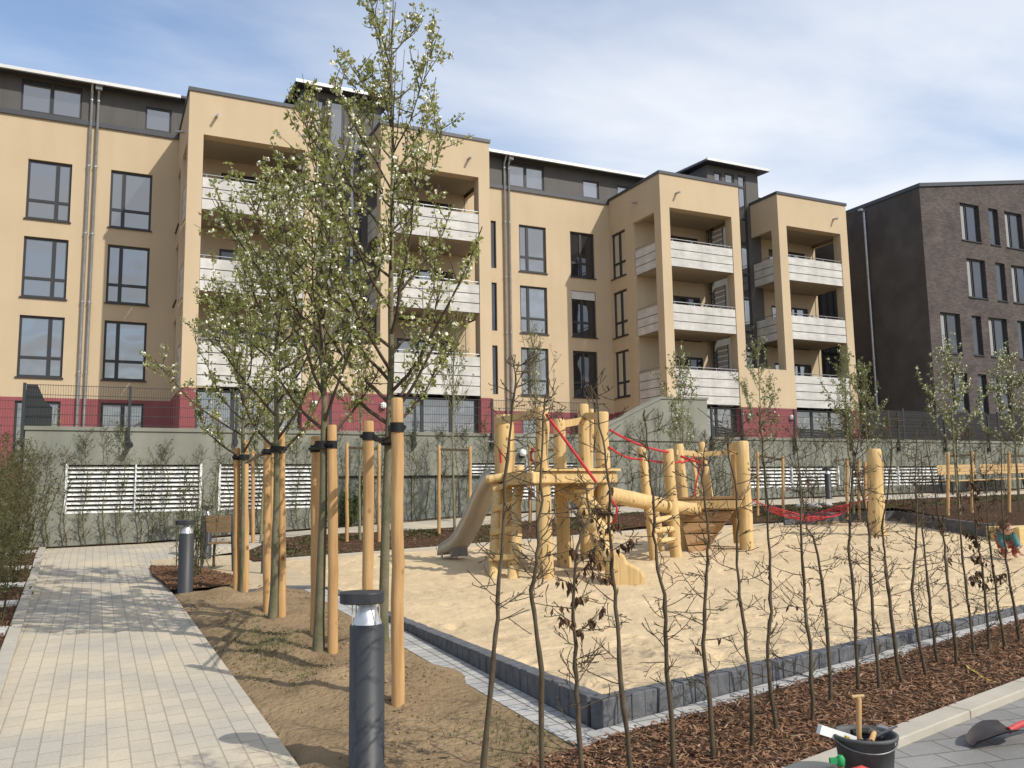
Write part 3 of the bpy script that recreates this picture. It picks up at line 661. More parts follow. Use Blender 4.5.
    # stair tower: dark panels and three tall strips of glass
    TV = 34.0; t0, t1 = u0+4.5, u0+7.9
    tw = MB()
    st = [(t0+.42, t0+.95, 16.0, 18.05), (t0+1.15, t0+1.78, 16.0, 18.1), (t0+2.0, t0+2.55, 7.3, 18.1)]
    holed(tw, front(TV), t0, t1, 5.5, 18.36, st, .12); holed(tw, left_of(t0), TV, 40, 16.3, 18.36, [], .1); holed(tw, right_of(t1), TV, 40, 16.3, 18.36, [], .1); tw.build('stair_tower', 'attic_panel', bld)
    window(bld, front(TV), *st[0], (), (), sill=False, dep=.03, name='tower_window'); window(bld, front(TV), *st[1], (), (), sill=False, dep=.03, name='tower_window')
    window(bld, front(TV), *st[2], (), (.10, .22, .38, .50, .66, .78, .94), sill=False, dep=.03, name='tower_window')
    tr = MB(); tr.extr([(t0-.35, TV-.45, 18.36), (t0-.35, 41, 18.8), (t0-.35, 41, 18.93), (t0-.35, TV-.45, 18.47)], (t1-t0+.75, 0, 0)); r2 = tr.build('tower_roof', 'coping', bld, True)
    tg = MB(); tg.box(t0-.36, t1+.41, TV-.53, TV-.455, 18.37, 18.50); tg.build('gutter', 'gutter_metal', r2)
block(2.55); block(23.44)

# ------------------------------------------------------------------ the dark brick building
dk = thing('brick_building', (45, 30, 2.6), 'dark brown brick building with sloping roof and tall narrow windows at the right', 'building')
DV, DU = 30.0, 38.8
def dtop(u): return 17.35+(u-DU)*.166
dh = []
for (zb, zt, cols) in ((14.84, 16.95, ((41.93, 43.5, 1), (44.31, 45.1, 0), (45.68, 47.2, 1), (48.4, 49.2, 0), (49.9, 51.5, 1))),
                       (11.68, 13.85, ((42.1, 43.63, 1), (44.5, 45.3, 0), (45.85, 47.4, 1), (48.5, 49.3, 0))),
                       (8.5, 10.67, ((39.66, 41.2, 1), (42.15, 42.9, 0), (43.5, 45.05, 1), (45.96, 46.7, 0), (47.3, 48.9, 1))),
                       (5.35, 7.48, ((39.9, 41.4, 1), (42.25, 42.95, 0), (43.58, 45.0, 1), (46.0, 46.8, 0), (47.3, 48.8, 1)))):
    for a, b, big in cols: dh.append((a, b, zb, zt, big))
wb = MB(); holed(wb, front(DV), DU, 56, .5, 17.35, dh, .2)
wb.add([(DU, DV, 17.35), (56, DV, 17.35), (56, DV, dtop(56))], [(0, 1, 2)])
wb.quad((56, DV, .5), (56, 48, .5), (56, 48, dtop(56)), (56, DV, dtop(56)))
wb.build('wall', 'dark_brick', dk)
wb = MB(); wb.quad((DU, DV, .5), (DU, 48, .5), (DU, 48, 17.35), (DU, DV, 17.35)); wb.build('side_wall', 'dark_brick_side', dk)
rf = MB(); rf.extr([(DU-.06, DV-.08, 17.36), (56.1, DV-.08, dtop(56.1)+.01), (56.1, DV-.08, dtop(56.1)+.22), (DU-.06, DV-.08, 17.56)], (0, 18.2, 0)); rf.build('roof', 'coping', dk, True)
for h in dh:
    window(dk, front(DV), *h[:4], (.36, .40) if h[4] else (), (), glass='pane_dark', dep=.12, sill=True, curt=(.03, .31) if h[4] and h[2] > 6 else None)
downpipe(dk, DU-.10, 33.6, 17.2, 3.0, False, .07)
hd = MB(); hd.box(DU-.45, DU+.0, 33.5, 33.7, 17.1, 17.22); hd.build('rain_hopper', 'zinc', dk)
# glazed link between the two houses
lk = thing('glazed_link', (38.2, 36, 2.6), 'dark glazed link in the shade between the beige and the brick building', 'building')
mb = MB(); mb.box(37.62, 38.78, 36.3, 40, 2.4, 13.6); mb.build('wall', 'dark_frame', lk)
for z0, z1 in ((3, 5.6), (6.0, 8.9), (9.3, 13.2)): window(lk, front(36.3), 37.68, 38.72, z0, z1, (.5,), (), sill=False, dep=-.09, glass='pane_glass')

# ------------------------------------------------------------------ retaining wall with louvres, stair wall and fence
WV = 21.2
rw = thing('retaining_wall', (10, WV, .9), 'long grey concrete garage wall with white ventilation louvres behind the playground', 'wall')
LOUV = [(-.59, 2.2, 1.35, 2.42, 11), (2.61, 5.2, 1.36, 2.43, 11), (9.0, 12.4, 2.10, 2.45, 4), (9.52, 12.4, 1.45, 2.05, 6), (18.3, 22.4, 1.66, 2.33, 6), (22.9, 27.6, 1.66, 2.33, 6)]
DOOR = (5.45, 9.3, .75, 2.13)
mb = MB(); holed(mb, front(WV), -1.42, 60, .2, 3.17, [l[:4] for l in LOUV]+[DOOR], .14)
mb.quad((-1.42, WV, .2), (-1.42, 30, .2), (-1.42, 30, 3.17), (-1.42, WV, 3.17)); mb.quad((-1.42, WV+.22, 3.17), (60, WV+.22, 3.17), (60, WV, 3.17), (-1.42, WV, 3.17)); mb.quad((-1.42, WV+.22, 2.4), (60, WV+.22, 2.4), (60, WV+.22, 3.17), (-1.42, WV+.22, 3.17))
mb.build('wall_body', 'concrete', rw)
mb = MB(); mb.box(-1.45, 13.0, WV-.03, WV+.26, 3.175, 3.26); mb.box(17.0, 60, WV-.03, WV+.26, 3.175, 3.26); mb.box(-1.45, -1.2, WV+.262, 30, 3.175, 3.26); mb.build('coping', 'concrete', rw)
for (a, b, z0, z1, n) in LOUV:
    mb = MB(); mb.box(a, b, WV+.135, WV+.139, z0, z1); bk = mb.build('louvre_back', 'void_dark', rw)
    mb = MB(); h_ = (z1-z0)/n
    for i in range(n):
        z = z0+(i+.5)*h_
        mb.add([(a+.03, WV+.02, z-h_*.42), (b-.03, WV+.02, z-h_*.42), (b-.03, WV+.10, z+h_*.20), (a+.03, WV+.10, z+h_*.20), (a+.03, WV+.035, z-h_*.46), (b-.03, WV+.035, z-h_*.46), (b-.03, WV+.115, z+h_*.16), (a+.03, WV+.115, z+h_*.16)],
               [(0, 1, 2, 3), (4, 7, 6, 5), (0, 4, 5, 1), (2, 6, 7, 3)])
    mb.box(a-.02, a+.03, WV-.012, WV+.12, z0-.02, z1+.02); mb.box(b-.03, b+.02, WV-.012, WV+.12, z0-.02, z1+.02)
    if b-a > 2.5: mb.box((a+b)/2-.015, (a+b)/2+.015, WV-.006, WV+.11, z0, z1)
    mb.build('louvre', 'louvre_white', rw)
a, b, z0, z1 = DOOR
mb = MB(); mb.box(a, b, WV+.08, WV+.13, z0, z1); dd_ = mb.build('garage_panel', 'concrete_panel', rw)
mb = MB(); mb.box(a, b, WV+.05, WV+.079, z1-.05, z1); [mb.box(x-.01, x+.01, WV+.072, WV+.08, z0, z1-.05) for x in frange(a+.6, b-.6, .65)]; mb.build('panel_frame', 'dark_frame', dd_)
mb = MB(); mb.tube([(.66, WV-.28, 2.84), (.66, WV+.05, 2.90)], .06, 10); mb.build('rain_spout', 'dark_frame', rw)
p_ = atv(521, 453, WV)
mb = MB(); mb.lathe((p_.x, WV-.12, p_.z), [(.001, -.10), (.07, -.075), (.10, 0), (.07, .075), (.001, .10)], 14); g_ = mb.build('wall_lamp', 'lamp_globe', rw)
mb = MB(); mb.lathe((p_.x, WV-.06, p_.z-.11), [(.07, -.03), (.085, .03)], 12); mb.build('lamp_mount', 'dark_frame', g_)
# stair side wall
sw = thing('stair_wall', (15, WV, 3.2), 'sloping grey concrete stair wall rising above the long garage wall', 'wall')
mb = MB(); mb.extr([(12.9, WV-.04, 3.28), (12.99, WV-.04, 3.36), (15.25, WV-.04, 4.37), (16.98, WV-.04, 4.40), (16.98, WV-.04, 3.10), (12.9, WV-.04, 3.10)], (0, .25, 0)); mb.build('wall_body', 'concrete', sw, True)
mb = MB(); mb.extr([(12.86, WV-.07, 3.285), (12.99, WV-.07, 3.363), (15.25, WV-.07, 4.374), (17.02, WV-.07, 4.404), (17.02, WV-.07, 4.47), (15.23, WV-.07, 4.44), (12.95, WV-.07, 3.43)], (0, .31, 0)); mb.build('coping', 'concrete', sw, True)
# fence on the wall
def fence(u0, u1, posts, label, z0=3.30, z1=4.16, v=WV-.045):
    fe = thing('mesh_fence', ((u0+u1)/2, v, z0), label, 'fence', 'dark wire mesh fences on the garage wall')
    ps = [u0]+[p for p in posts if u0 < p < u1]+[u1]
    for a, b in zip(ps, ps[1:]):
        mb = MB()
        for z in frange(z0, z1, .2): mb.box(a+.03, b-.03, v-.005, v+.005, z-.006, z+.006)
        for x in frange(a+.05, b-.05, .05): mb.box(x-.0032, x+.0032, v+.0052, v+.0105, z0, z1+.02)
        mb.build('mesh_panel', 'fence_steel', fe)
    for p in ps:
        mb = MB(); mb.box(p-.03, p+.03, v-.05, v-.006, 2.84, z1+.03); mb.box(p-.05, p+.05, v-.052, v+.043, 2.9, 3.0); mb.build('post', 'fence_steel', fe)
    return fe
fe = fence(-1.47, 12.9, [.62, 2.95, 5.2, 7.42, 9.64, 11.3], 'dark wire mesh fence on the wall left of the sloping stair wall')
mb = MB(); mb.extr([(-1.44, WV-.04, 2.75), (-1.0, WV-.04, 2.75), (-1.0, WV-.04, 3.65), (-1.15, WV-.04, 3.78), (-1.28, WV-.04, 4.17), (-1.44, WV-.04, 4.17)], (0, .02, 0)) if False else mb.extr([(-1.44, WV+.012, 3.27), (-.93, WV+.012, 3.27), (-.93, WV+.012, 3.68), (-1.08, WV+.012, 3.82), (-1.23, WV+.012, 4.17), (-1.44, WV+.012, 4.17)], (0, .03, 0)); mb.build('end_plate', 'fence_steel', fe, True)
fence(17.1, 44, [18.3, 20.5, 22.95, 25.3, 27.7, 30.1, 32.5, 34.9, 37.3, 39.7, 42], 'dark wire mesh fence on the wall right of the sloping stair wall')
fe2 = thing('mesh_fence', (-1.5, 24, 2.6), 'dark wire mesh fence running back from the left end of the garage wall', 'fence', 'dark wire mesh fences on the garage wall')
mb = MB(); x = -1.48
for z in frange(2.2, 4.1, .2): mb.box(x-.004, x+.004, 21.3, 30, z-.004, z+.004)
for y in frange(21.3, 30, .06): mb.box(x-.0085, x-.0045, y-.0025, y+.0025, 2.2, 4.12)
mb.build('mesh_panel', 'fence_steel', fe2)
fe3 = thing('mesh_fence', (-4, 23.2, 2.2), 'dark wire mesh fence crossing the gap at the left edge beside the garage wall', 'fence', 'dark wire mesh fences on the garage wall')
mb = MB()
for z in frange(2.4, 4.0, .2): mb.box(-9, -1.55, 23.196, 23.204, z-.004, z+.004)
for x in frange(-9, -1.6, .055): mb.box(x-.0025, x+.0025, 23.2045, 23.2085, 2.4, 4.02)
mb.build('mesh_panel', 'fence_steel', fe3)
for x in (-1.6, -4, -6.5): mb = MB(); mb.box(x-.03, x+.03, 23.21, 23.26, .6, 4.05); mb.build('post', 'fence_steel', fe3)
# added dark boards standing in for shade on the lower brick front
db = thing('shade_boards', (37, 27, 2.6), 'added dark horizontal boards imitating shade on the lower front of the brick building', 'fence')
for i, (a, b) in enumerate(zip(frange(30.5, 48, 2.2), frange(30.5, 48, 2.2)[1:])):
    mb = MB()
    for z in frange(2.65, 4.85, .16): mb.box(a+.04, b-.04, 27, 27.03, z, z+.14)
    mb.build('shade_panel', 'shade_board_dark', db)
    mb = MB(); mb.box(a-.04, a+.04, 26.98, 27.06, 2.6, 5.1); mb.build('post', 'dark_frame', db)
# ------------------------------------------------------------------ vegetation
class Tree:
    def __init__(s, seed): s.r = random.Random(seed); s.wood = MB(); s.tips = []
    def limb(s, p, d, L_, r0, up, wob, n=6, sides=6, r1=.25):
        pts = [Vector(p)]; d = Vector(d).normalized()
        for i in range(n):
            d = (d+Vector((s.r.gauss(0, wob), s.r.gauss(0, wob), s.r.gauss(0, wob*.6)+up))).normalized(); pts.append(pts[-1]+d*L_/n)
        rad = [max(.0022, lerp(r0, r0*r1, i/n)) for i in range(n+1)]
        s.wood.tube(pts, rad, sides, cap=False)
        return pts, d
def leafquad(mb, p, e, l, wd, rnd):
    s_ = Vector((rnd.gauss(0, 1), rnd.gauss(0, 1), rnd.gauss(0, 1))); s_ = (s_-e*s_.dot(e))
    if s_.length < 1e-4: return
    s_ = s_.normalized()*wd; n_ = e.cross(s_).normalized()*wd*.35
    a = p; b = p+e*l*.5+s_+n_; c = p+e*l; d_ = p+e*l*.5-s_+n_
    mb.add([a, b, c, d_], [(0, 1, 2), (0, 2, 3)])
def rvec(rnd, zb=0.):
    while True:
        v = Vector((rnd.uniform(-1, 1), rnd.uniform(-1, 1), rnd.uniform(-1, 1)+zb))
        if .05 < v.length: return v.normalized()
def cluster(lv, bl, p, rnd, k, size, bfrac):
    for _ in range(k):
        e = rvec(rnd, .35); q = p+e*rnd.uniform(.0, .03); leafquad(lv, q, e, size*rnd.uniform(.65, 1.25), size*rnd.uniform(.28, .42), rnd)
    if rnd.random() < bfrac:
        c = p+rvec(rnd, .5)*.025
        for _ in range(rnd.randint(6, 11)):
            e = rvec(rnd, .4); o = c+e*rnd.uniform(.012, .036); t = rvec(rnd); t = (t-e*t.dot(e)).normalized()*rnd.uniform(.007, .012); b = e.cross(t)
            bl.add([o-t-b, o+t-b, o+t+b, o-t+b], [(0, 1, 2, 3)])
def pear(loc, label, h, cb, seed, rt, spread, nl, leaf=.05, bfrac=.35, kk=4, name='pear_tree', cat='tree', group=None, topgap=.0, barkm='bark_young', leafm='leaf_pear', dens=1., lean=(0, 0), sub=4, steep=.75, bend=None, skip=None):
    T = Tree(seed); r = T.r; lv = MB(); bl = MB(); loc = Vector(loc)
    n = 16; pts = []
    for i in range(n+1):
        t = i/n; pts.append(loc+Vector((lean[0]*t+.02*sin(t*7+seed)+.012*r.gauss(0, 1)*t, lean[1]*t+.02*cos(t*6+seed), -.08+(h+.08)*t)))
    rad = [lerp(rt, rt*.10, (i/n)**.9) for i in range(n+1)]; rad[0] = rt*1.25
    T.wood.tube(pts, rad, 9, cap=False)
    trunkmb = T.wood; T.wood = MB()
    def on(z): t = max(0, min(.999, (z+.08)/(h+.08)))*n; i = int(t); return pts[i].lerp(pts[i+1], t-i), lerp(rad[i], rad[i+1], t-i)
    def leafy(P, d0, dens_):
        L_ = sum((b-a).length for a, b in zip(P, P[1:])); m = max(1, int(L_/.088*dens_))
        for i in range(m):
            t = (d0+(1-d0)*(i+r.random())/m)*(len(P)-1); j = min(int(t), len(P)-2); p = P[j].lerp(P[j+1], t-j)
            cluster(lv, bl, p+rvec(r)*.015, r, r.randint(kk-1, kk+3), leaf, bfrac*1.25)
    for i in range(nl):
        f = (i+r.random()*.8)/nl; z = lerp(cb, h*.93, f**(1.35 if h > 5.2 else 1.15)); p, rr = on(z); a = i*2.4+r.uniform(-.5, .5)
        reach = spread*(1-.74*f**1.45)*(.66+.34*min(1, f*5))*r.uniform(.75, 1.2)
        L_ = reach*r.uniform(1.35, 1.7); el = r.uniform(.35, .75)*steep/.75+.25*f
        P, d = T.limb(p, (cos(a)*cos(el), sin(a)*cos(el), sin(el)), L_, max(.009, rr*.6), .13*steep/.75, .09, 7, 5)
        leafy(P, .25, dens*.55)
        for k in range(sub+int(L_*3)):
            t = r.uniform(.2, .98)*(len(P)-1); j = min(int(t), len(P)-2); q = P[j].lerp(P[j+1], t-j)
            dd = (P[j+1]-P[j]).normalized(); e = (dd*.55+rvec(r, .5)*.8).normalized()
            P2, d2 = T.limb(q, e, r.uniform(.18, .5)*min(1, L_+.3), .0062, .16, .10, 4, 3, .4)
            leafy(P2, .1, dens)
            if r.random() < .5:
                P3, d3 = T.limb(P2[2], (d2+rvec(r, .3)).normalized(), r.uniform(.1, .28), .0035, .1, .12, 3, 3, .5); leafy(P3, .1, dens)
    leafy(pts[int(n*.72):int(n*.93)], .0, dens*.5)
    for k in range(7 if h > 4 else 3):
        q, rr = on(h*r.uniform(.72, .93)); a = r.uniform(0, 2*pi); P, d = T.limb(q, (cos(a)*.5, sin(a)*.5, 1), h*r.uniform(.10, .17), .006, .25, .05, 5, 4, .4); leafy(P, .0, dens*.35)
    o = thing(name, loc, label, cat, group)
    trunkmb.build('trunk', barkm, o); T.wood.build('branches', 'bark_branch' if barkm == 'bark_young' else barkm, o)
    if lv.v: lv.build('crown', leafm, o)
    if bl.v: bl.build('blossom', 'blossom', o)
    return o
def stakes(bases, tops, trunk, label, group, tie='strap', r_=.046, bar=None):
    c = sum((Vector(b) for b in bases), Vector())/len(bases)
    o = thing('tree_stakes', c, label, 'tree stakes', group)
    for b, t in zip(bases, tops):
        b = Vector(b); t = Vector(t); m_ = MB(); rr = random.Random(int(b.x*1000+b.y*77))
        n = 9; P = [b.lerp(t, i/n)+Vector((rr.gauss(0, .003), rr.gauss(0, .003), 0)) for i in range(n+1)]; P[0] = b-Vector((0, 0, .2)); P[-1] = t
        m_.tube([*P[:-1], t-Vector((0, 0, .012)), t], [r_*(1.03-.05*i/n) for i in range(n)]+[r_*.97, r_*.82], 14); m_.build('stake', 'stake_wood', o)
    a, b = Vector(tops[0]), Vector(tops[1]); z = min(a.z, b.z)-.13; m_ = MB()
    if tie == 'strap':
        pt = Vector((trunk[0], trunk[1], z)); dn = Vector((0, 0, 1))
        for q in (a, b):
            q = Vector((q.x, q.y, z)); d = (pt-q); d.z = 0; L_ = d.length; d.normalize(); s_ = Vector((-d.y, d.x, 0))
            for sg in (-1, 1):
                m_.tube([q-d*r_*.6+s_*sg*r_*1.12+Vector((0, 0, .0)), q+d*r_+s_*sg*r_*1.0, q.lerp(pt, .55)+s_*sg*.008+Vector((0, 0, -.01)), pt+s_*sg*.055], .018, 6)
            m_.tube([q+Vector((0, 0, -.035)), q+Vector((0, 0, .035))], r_*1.13, 14)
        m_.tube([pt+Vector((0, 0, -.035)), pt+Vector((0, 0, .035))], .066, 12)
        m_.build('rubber_strap', 'rubber', o)
    else:
        m_.beam((a.x, a.y, a.z-.10), (b.x, b.y, b.z-.10), .04, .055); m_.build('crossbar', 'twig' if tie == 'bar' else 'rubber', o)
    return o
# the four staked pear trees between the path and the sandpit
NEAR = [((385, 652), (398, 705, 398), (368, 665, 421), 5.35, 2.02, 11, .052, 'tallest and nearest of the row, standing by the near bollard'),
        ((320, 648), (333, 650, 425), (315, 634, 436), 5.1, 1.85, 12, .050, 'second from the camera, with two stakes close against its trunk'),
        ((272, 617), (282, 615, 432), (267, 612, 441), 5.0, 1.75, 13, .048, 'third from the camera, just beyond the mossy soil'),
        ((241, 592), (246, 592, 440), (236.5, 590, 448), 4.9, 1.70, 14, .046, 'farthest of the row, next to the path bollard and chair')]
PNT = ['white flowering pear tree with rubber straps and two stakes, '+n[-1] for n in NEAR]
for i, (tb, s1, s2, h_, cb, sd, rt, wh) in enumerate(NEAR):
    b = hit(*tb); lab = 'white flowering pear tree, '+wh
    if i == 0: top = atd(394, 2, dist(b)); h_ = top.z-b.z; lean = (top.x-b.x, top.y-b.y)
    else: lean = (random.uniform(-.06, .06), random.uniform(-.05, .05))
    pear(b, lab, h_, cb, sd, rt, (1.34, 1.08, 1.05, 1.14)[i], (30, 23, 23, 23)[i], leaf=.047, bfrac=(.38, .39, .40, .40)[i], kk=5, group='pear trees along the paved path', lean=lean, dens=(.76, .78, .86, .95)[i], sub=(6, 6, 6, 6)[i])
    bs = [hit(s1[0], s1[1]), hit(s2[0], s2[1])]; tp = [atd(s1[0]-1, s1[2], dist(bs[0])), atd(s2[0]+.5, s2[2], dist(bs[1]))]
    t_ = (min(tp[0].z, tp[1].z)-.13-b.z)/h_
    stakes(bs, tp, (b.x+lean[0]*t_, b.y+lean[1]*t_), 'pair of round pine stakes strapped to the pear tree '+wh.split(',')[0], 'stakes of the four path pear trees')
# young trees in the bed behind the sandpit
FAR = [((454, 533), 312, (439, 535, 445), (470, 522, 446), 'bare', 'bare upright young tree between two stakes left of the slide', 1.35),
       ((360, 541), 335, (347, 543, 443), (379, 541, 444), 'bare', 'bare young tree behind the two nearest pear trees', 1.3),
       ((262, 543), 385, (253, 543, 450), (272, 541, 450), 'leafy', 'slim young tree with pale green trunk behind the third pear tree', 1.3),
       ((538, 528), 328, (530, 527, 445), (556, 524, 446), 'yellow', 'yellowish twiggy young tree standing behind the slide tower', 1.3),
       ((686, 519), 345, (668, 520, 455), (702, 518, 455), 'leafy', 'sparse leafy young tree behind the wooden boat', 1.35),
       ((766, 513), 335, (757.7, 517, 452), (782.7, 504, 456), 'leafy', 'young blossoming tree between stakes in front of the red wall piece', 1.4),
       ((853, 511), 350, (847, 512, 458), (859, 511, 460), 'leafy', 'young blossoming tree just left of the lone thick log post', 1.35),
       ((872, 508), 362, (865, 509, 462), (882, 507, 462), 'leafy', 'young leafy tree just behind the lone thick log post', 1.3),
       ((960, 516), 340, (948, 517, 452), (972, 515, 451), 'white', 'young white blossoming tree between stakes in front of the benches', 1.4),
       ((1021, 513), 350, (1009, 514, 452), (1033, 512, 452), 'white', 'young white blossoming tree cut by the right edge of the view', 1.4)]
for i, (tb, ty, s1, s2, kind, lab, sp) in enumerate(FAR):
    b = hit(*tb); D_ = dist(b); top = atd(tb[0], ty, D_); h_ = top.z-b.z; k = dict(bare=(.02, .0, 26), yellow=(.35, .05, 30), leafy=(.85, .2, 19), white=(1.15, .6, 20))[kind]
    pear(b, lab, h_, h_*(.50 if kind in ('bare', 'yellow') else .36), 40+i, .034, .82 if kind != 'bare' else .9, k[2], leaf=.055 if kind != 'yellow' else .035, bfrac=k[1], kk=3, name='young_tree', group='young trees in the bed behind the sandpit',
         barkm='bark_far', leafm='leaf_far', dens=k[0], sub=2 if kind in ('bare', 'yellow') else 3, steep=1.2 if kind in ('bare', 'yellow') else .85)
    bs = [hit(s1[0], s1[1]), hit(s2[0], s2[1])]
    bs[1] = atd(s2[0], s2[1], dist(bs[0])+.1); bs[1].z = H(bs[1].x, bs[1].y); tp = [atd(s1[0], s1[2], dist(bs[0])), atd(s2[0], s2[2], dist(bs[1]))]
    stakes(bs, tp, (b.x, b.y), 'thin stake pair of the '+lab.split(' cut by')[0].split(' between')[0].replace('young tree', 'tree')+(' at the right edge' if i == 9 else ' before the benches' if i == 8 else ' by the slide' if i == 0 else ' before the red wall' if i == 5 else ''), 'thin stakes of the young trees', 'bar' , .038)
# bare hedge along the sandpit
HEDGE = [([(475, 790), (490, 690), (500, 600), (505, 480), (514, 390), (519, 362)], 0),
         ([(540, 800), (542, 673), (532, 600), (537, 554), (541, 500), (543, 425), (546, 395)], 0),
         ([(584, 800), (579, 706), (575, 658), (573, 593), (580, 540), (590, 510), (578, 470)], 2),
         ([(634, 800), (622, 682), (614, 592), (611, 537), (608, 477), (598, 417), (591, 385)], 2),
         ([(675, 795), (667, 673), (665, 608), (656, 545), (652, 493), (648, 452), (645, 410)], 0),
         ([(715, 790), (704, 644), (707, 584), (708, 530), (702, 480), (707, 440)], 0),
         ([(751, 752), (752, 700), (743, 617), (737, 565), (736, 493), (727, 440), (728, 420)], 0),
         ([(777, 737), (768, 659), (771, 599), (768, 523), (762, 440), (758, 405)], 0),
         ([(813, 727), (810, 644), (804, 599), (800, 523), (801, 480), (793, 425)], 0),
         ([(832, 709), (826, 614), (815, 545), (806, 523), (799, 465)], 0),
         ([(859, 694), (854, 599), (849, 535), (854, 470), (862, 415)], 0),
         ([(880, 696), (871, 598), (868, 523), (856, 470), (848, 420)], 0),
         ([(901, 691), (889, 598), (886, 564), (882, 528), (891, 459), (888, 410)], 0),
         ([(928, 682), (913, 603), (917, 536), (915, 480), (917, 430)], 0),
         ([(939, 670), (929, 599), (923, 530), (921, 450)], 0),
         ([(958, 670), (949, 592), (943, 536), (937, 505), (925, 435)], 1),
         ([(975, 659), (967, 599), (960, 530), (956, 425)], 0),
         ([(990, 656), (984, 590), (976, 525), (969, 430)], 2),
         ([(1006, 654), (995, 585), (988, 520), (984, 435)], 1),
         ([(1021, 647), (1008, 570), (1003, 520), (1000, 430)], 0)]
hedge_line = lambda u: 4.02+.235*(u-3.1)
HW = ['leftmost, leaning right across the granite corner', 'second from the left, with a crooked middle', 'with tufts of dead leaves, left of the stone corner', 'with hanging dead leaves, right at the stone corner',
      'just right of the granite corner', 'sixth from the left, forking low', 'rooted nearest the bucket, with a wavy stem', 'slim and straight, behind the mallet handle', 'thick kinked stem above the bucket', 'leaning left beside the kinked stem',
      'straight, right of the bucket', 'leaning left toward its neighbour', 'with a bulging bend half way up', 'slightly bowed, in front of the lone log post', 'thin and straight, left of the brown leaves', 'with a column of dead leaves before the benches',
      'thin, between two leafy brown ones', 'with the thickest clump of dead brown leaves', 'with dead leaves, next to the crouching child', 'rightmost in view, beyond the crouching child']
for i, (pl, dead) in enumerate(HEDGE):
    r = random.Random(200+i)
    if pl[0][1] > 765:                                              # rooted just below the view: stand it on the hedge line
        d = ray(pl[0][0], 765); t = (hedge_line(3.1)-.235*3.1)/(d.y-.235*d.x); bx, by = d.x*t, d.y*t; D_ = bx*_f.x+by*_f.y
        P = [Vector((bx, by, H(bx, by)-.03))]+[atd(x, y, D_+.05*r.uniform(-1, 1)) for x, y in pl[1:]]
        P = [P[0]]+[q for q in P[1:] if q.z > P[0].z+.1]
    else:
        b = hit(*pl[0]); D_ = dist(b); P = [b-Vector((0, 0, .03))]+[atd(x, y, D_+.06*r.uniform(-1, 1)) for x, y in pl[1:]]
    Q = []                                                          # smooth, slightly knotty stem
    for j in range(len(P)-1):
        p0 = P[max(0, j-1)]; p1 = P[j]; p2 = P[j+1]; p3 = P[min(len(P)-1, j+2)]
        for k in range(5):
            t = k/5; Q.append(.5*((2*p1)+(p2-p0)*t+(2*p0-5*p1+4*p2-p3)*t*t+(3*p1-p0-3*p2+p3)*t*t*t)+Vector((r.gauss(0, .0038)+.004*sin(j*2.1+k*.9+i), r.gauss(0, .0038), 0)))
    Q.append(P[-1]); m = len(Q)
    T = Tree(300+i); T.wood.tube(Q, [lerp(.0150, .0030, (j/(m-1))**.8)*r.uniform(.9, 1.15)*(1.22 if r.random() < .12 else 1) for j in range(m)], 7, cap=False)
    lv = MB(); ht = Q[-1].z-Q[0].z
    ntw = int((12+4*(i*7 % 3))*ht)+4
    for k in range(ntw):
        f = (.34 if i < 2 else .10)+(.62 if i < 2 else .86)*(k+r.random())/ntw; t = f*(m-1); j = min(int(t), m-2); q = Q[j].lerp(Q[j+1], t-j)
        a = r.choice((0, pi))+.25+r.gauss(0, .65); el = r.uniform(-.1, .6); L_ = r.uniform(.08, .30)*(1-.40*f)*(1.5 if r.random() < .15 else 1)
        W, d = T.limb(q, (cos(a)*cos(el), sin(a)*cos(el), sin(el)), L_, .0035 if L_ > .2 else .0026, .06, .13, 6, 4, .4)
        for _ in range(r.randint(1, 4)):
            s_ = r.randint(1, 4); W2, d2 = T.limb(W[s_], ((W[s_+1]-W[s_]).normalized()+rvec(r)*.9).normalized(), r.uniform(.03, .13), .0018, .03, .18, 3, 3, .6)
            if r.random() < .5: T.limb(W2[2], (d2+rvec(r)*.8).normalized(), r.uniform(.02, .06), .0012, 0, .2, 2, 3, .7)
            for e in (W2[-1], W2[1]):                               # buds
                dv = rvec(r, .3); T.wood.tube([e, e+dv*.006, e+dv*.012], [.0012, .0028, .0006], 3, cap=False)
        nd = {0: 0 if r.random() > .05 else 1, 1: r.choice((0, 1, 2)), 2: r.choice((0, 3, 6, 9))}[dead]
        if dead and not (.34 < f < (.66 if i < 5 else .80)): nd = 0
        for _ in range(nd*2):
            p = W[r.randint(1, 5)]+rvec(r)*.012; e = (rvec(r)*.5+Vector((0, 0, -1))).normalized(); leafquad(lv, p, e, r.uniform(.035, .065), r.uniform(.008, .014), r)
    o = thing('hedge_plant', Q[0], 'bare hornbeam hedge plant, '+HW[i], 'hedge plant', 'bare hedge plants along the sandpit')
    T.wood.build('stem', 'twig', o)
    if lv.v: lv.build('dead_leaves', 'leaf_dead', o)
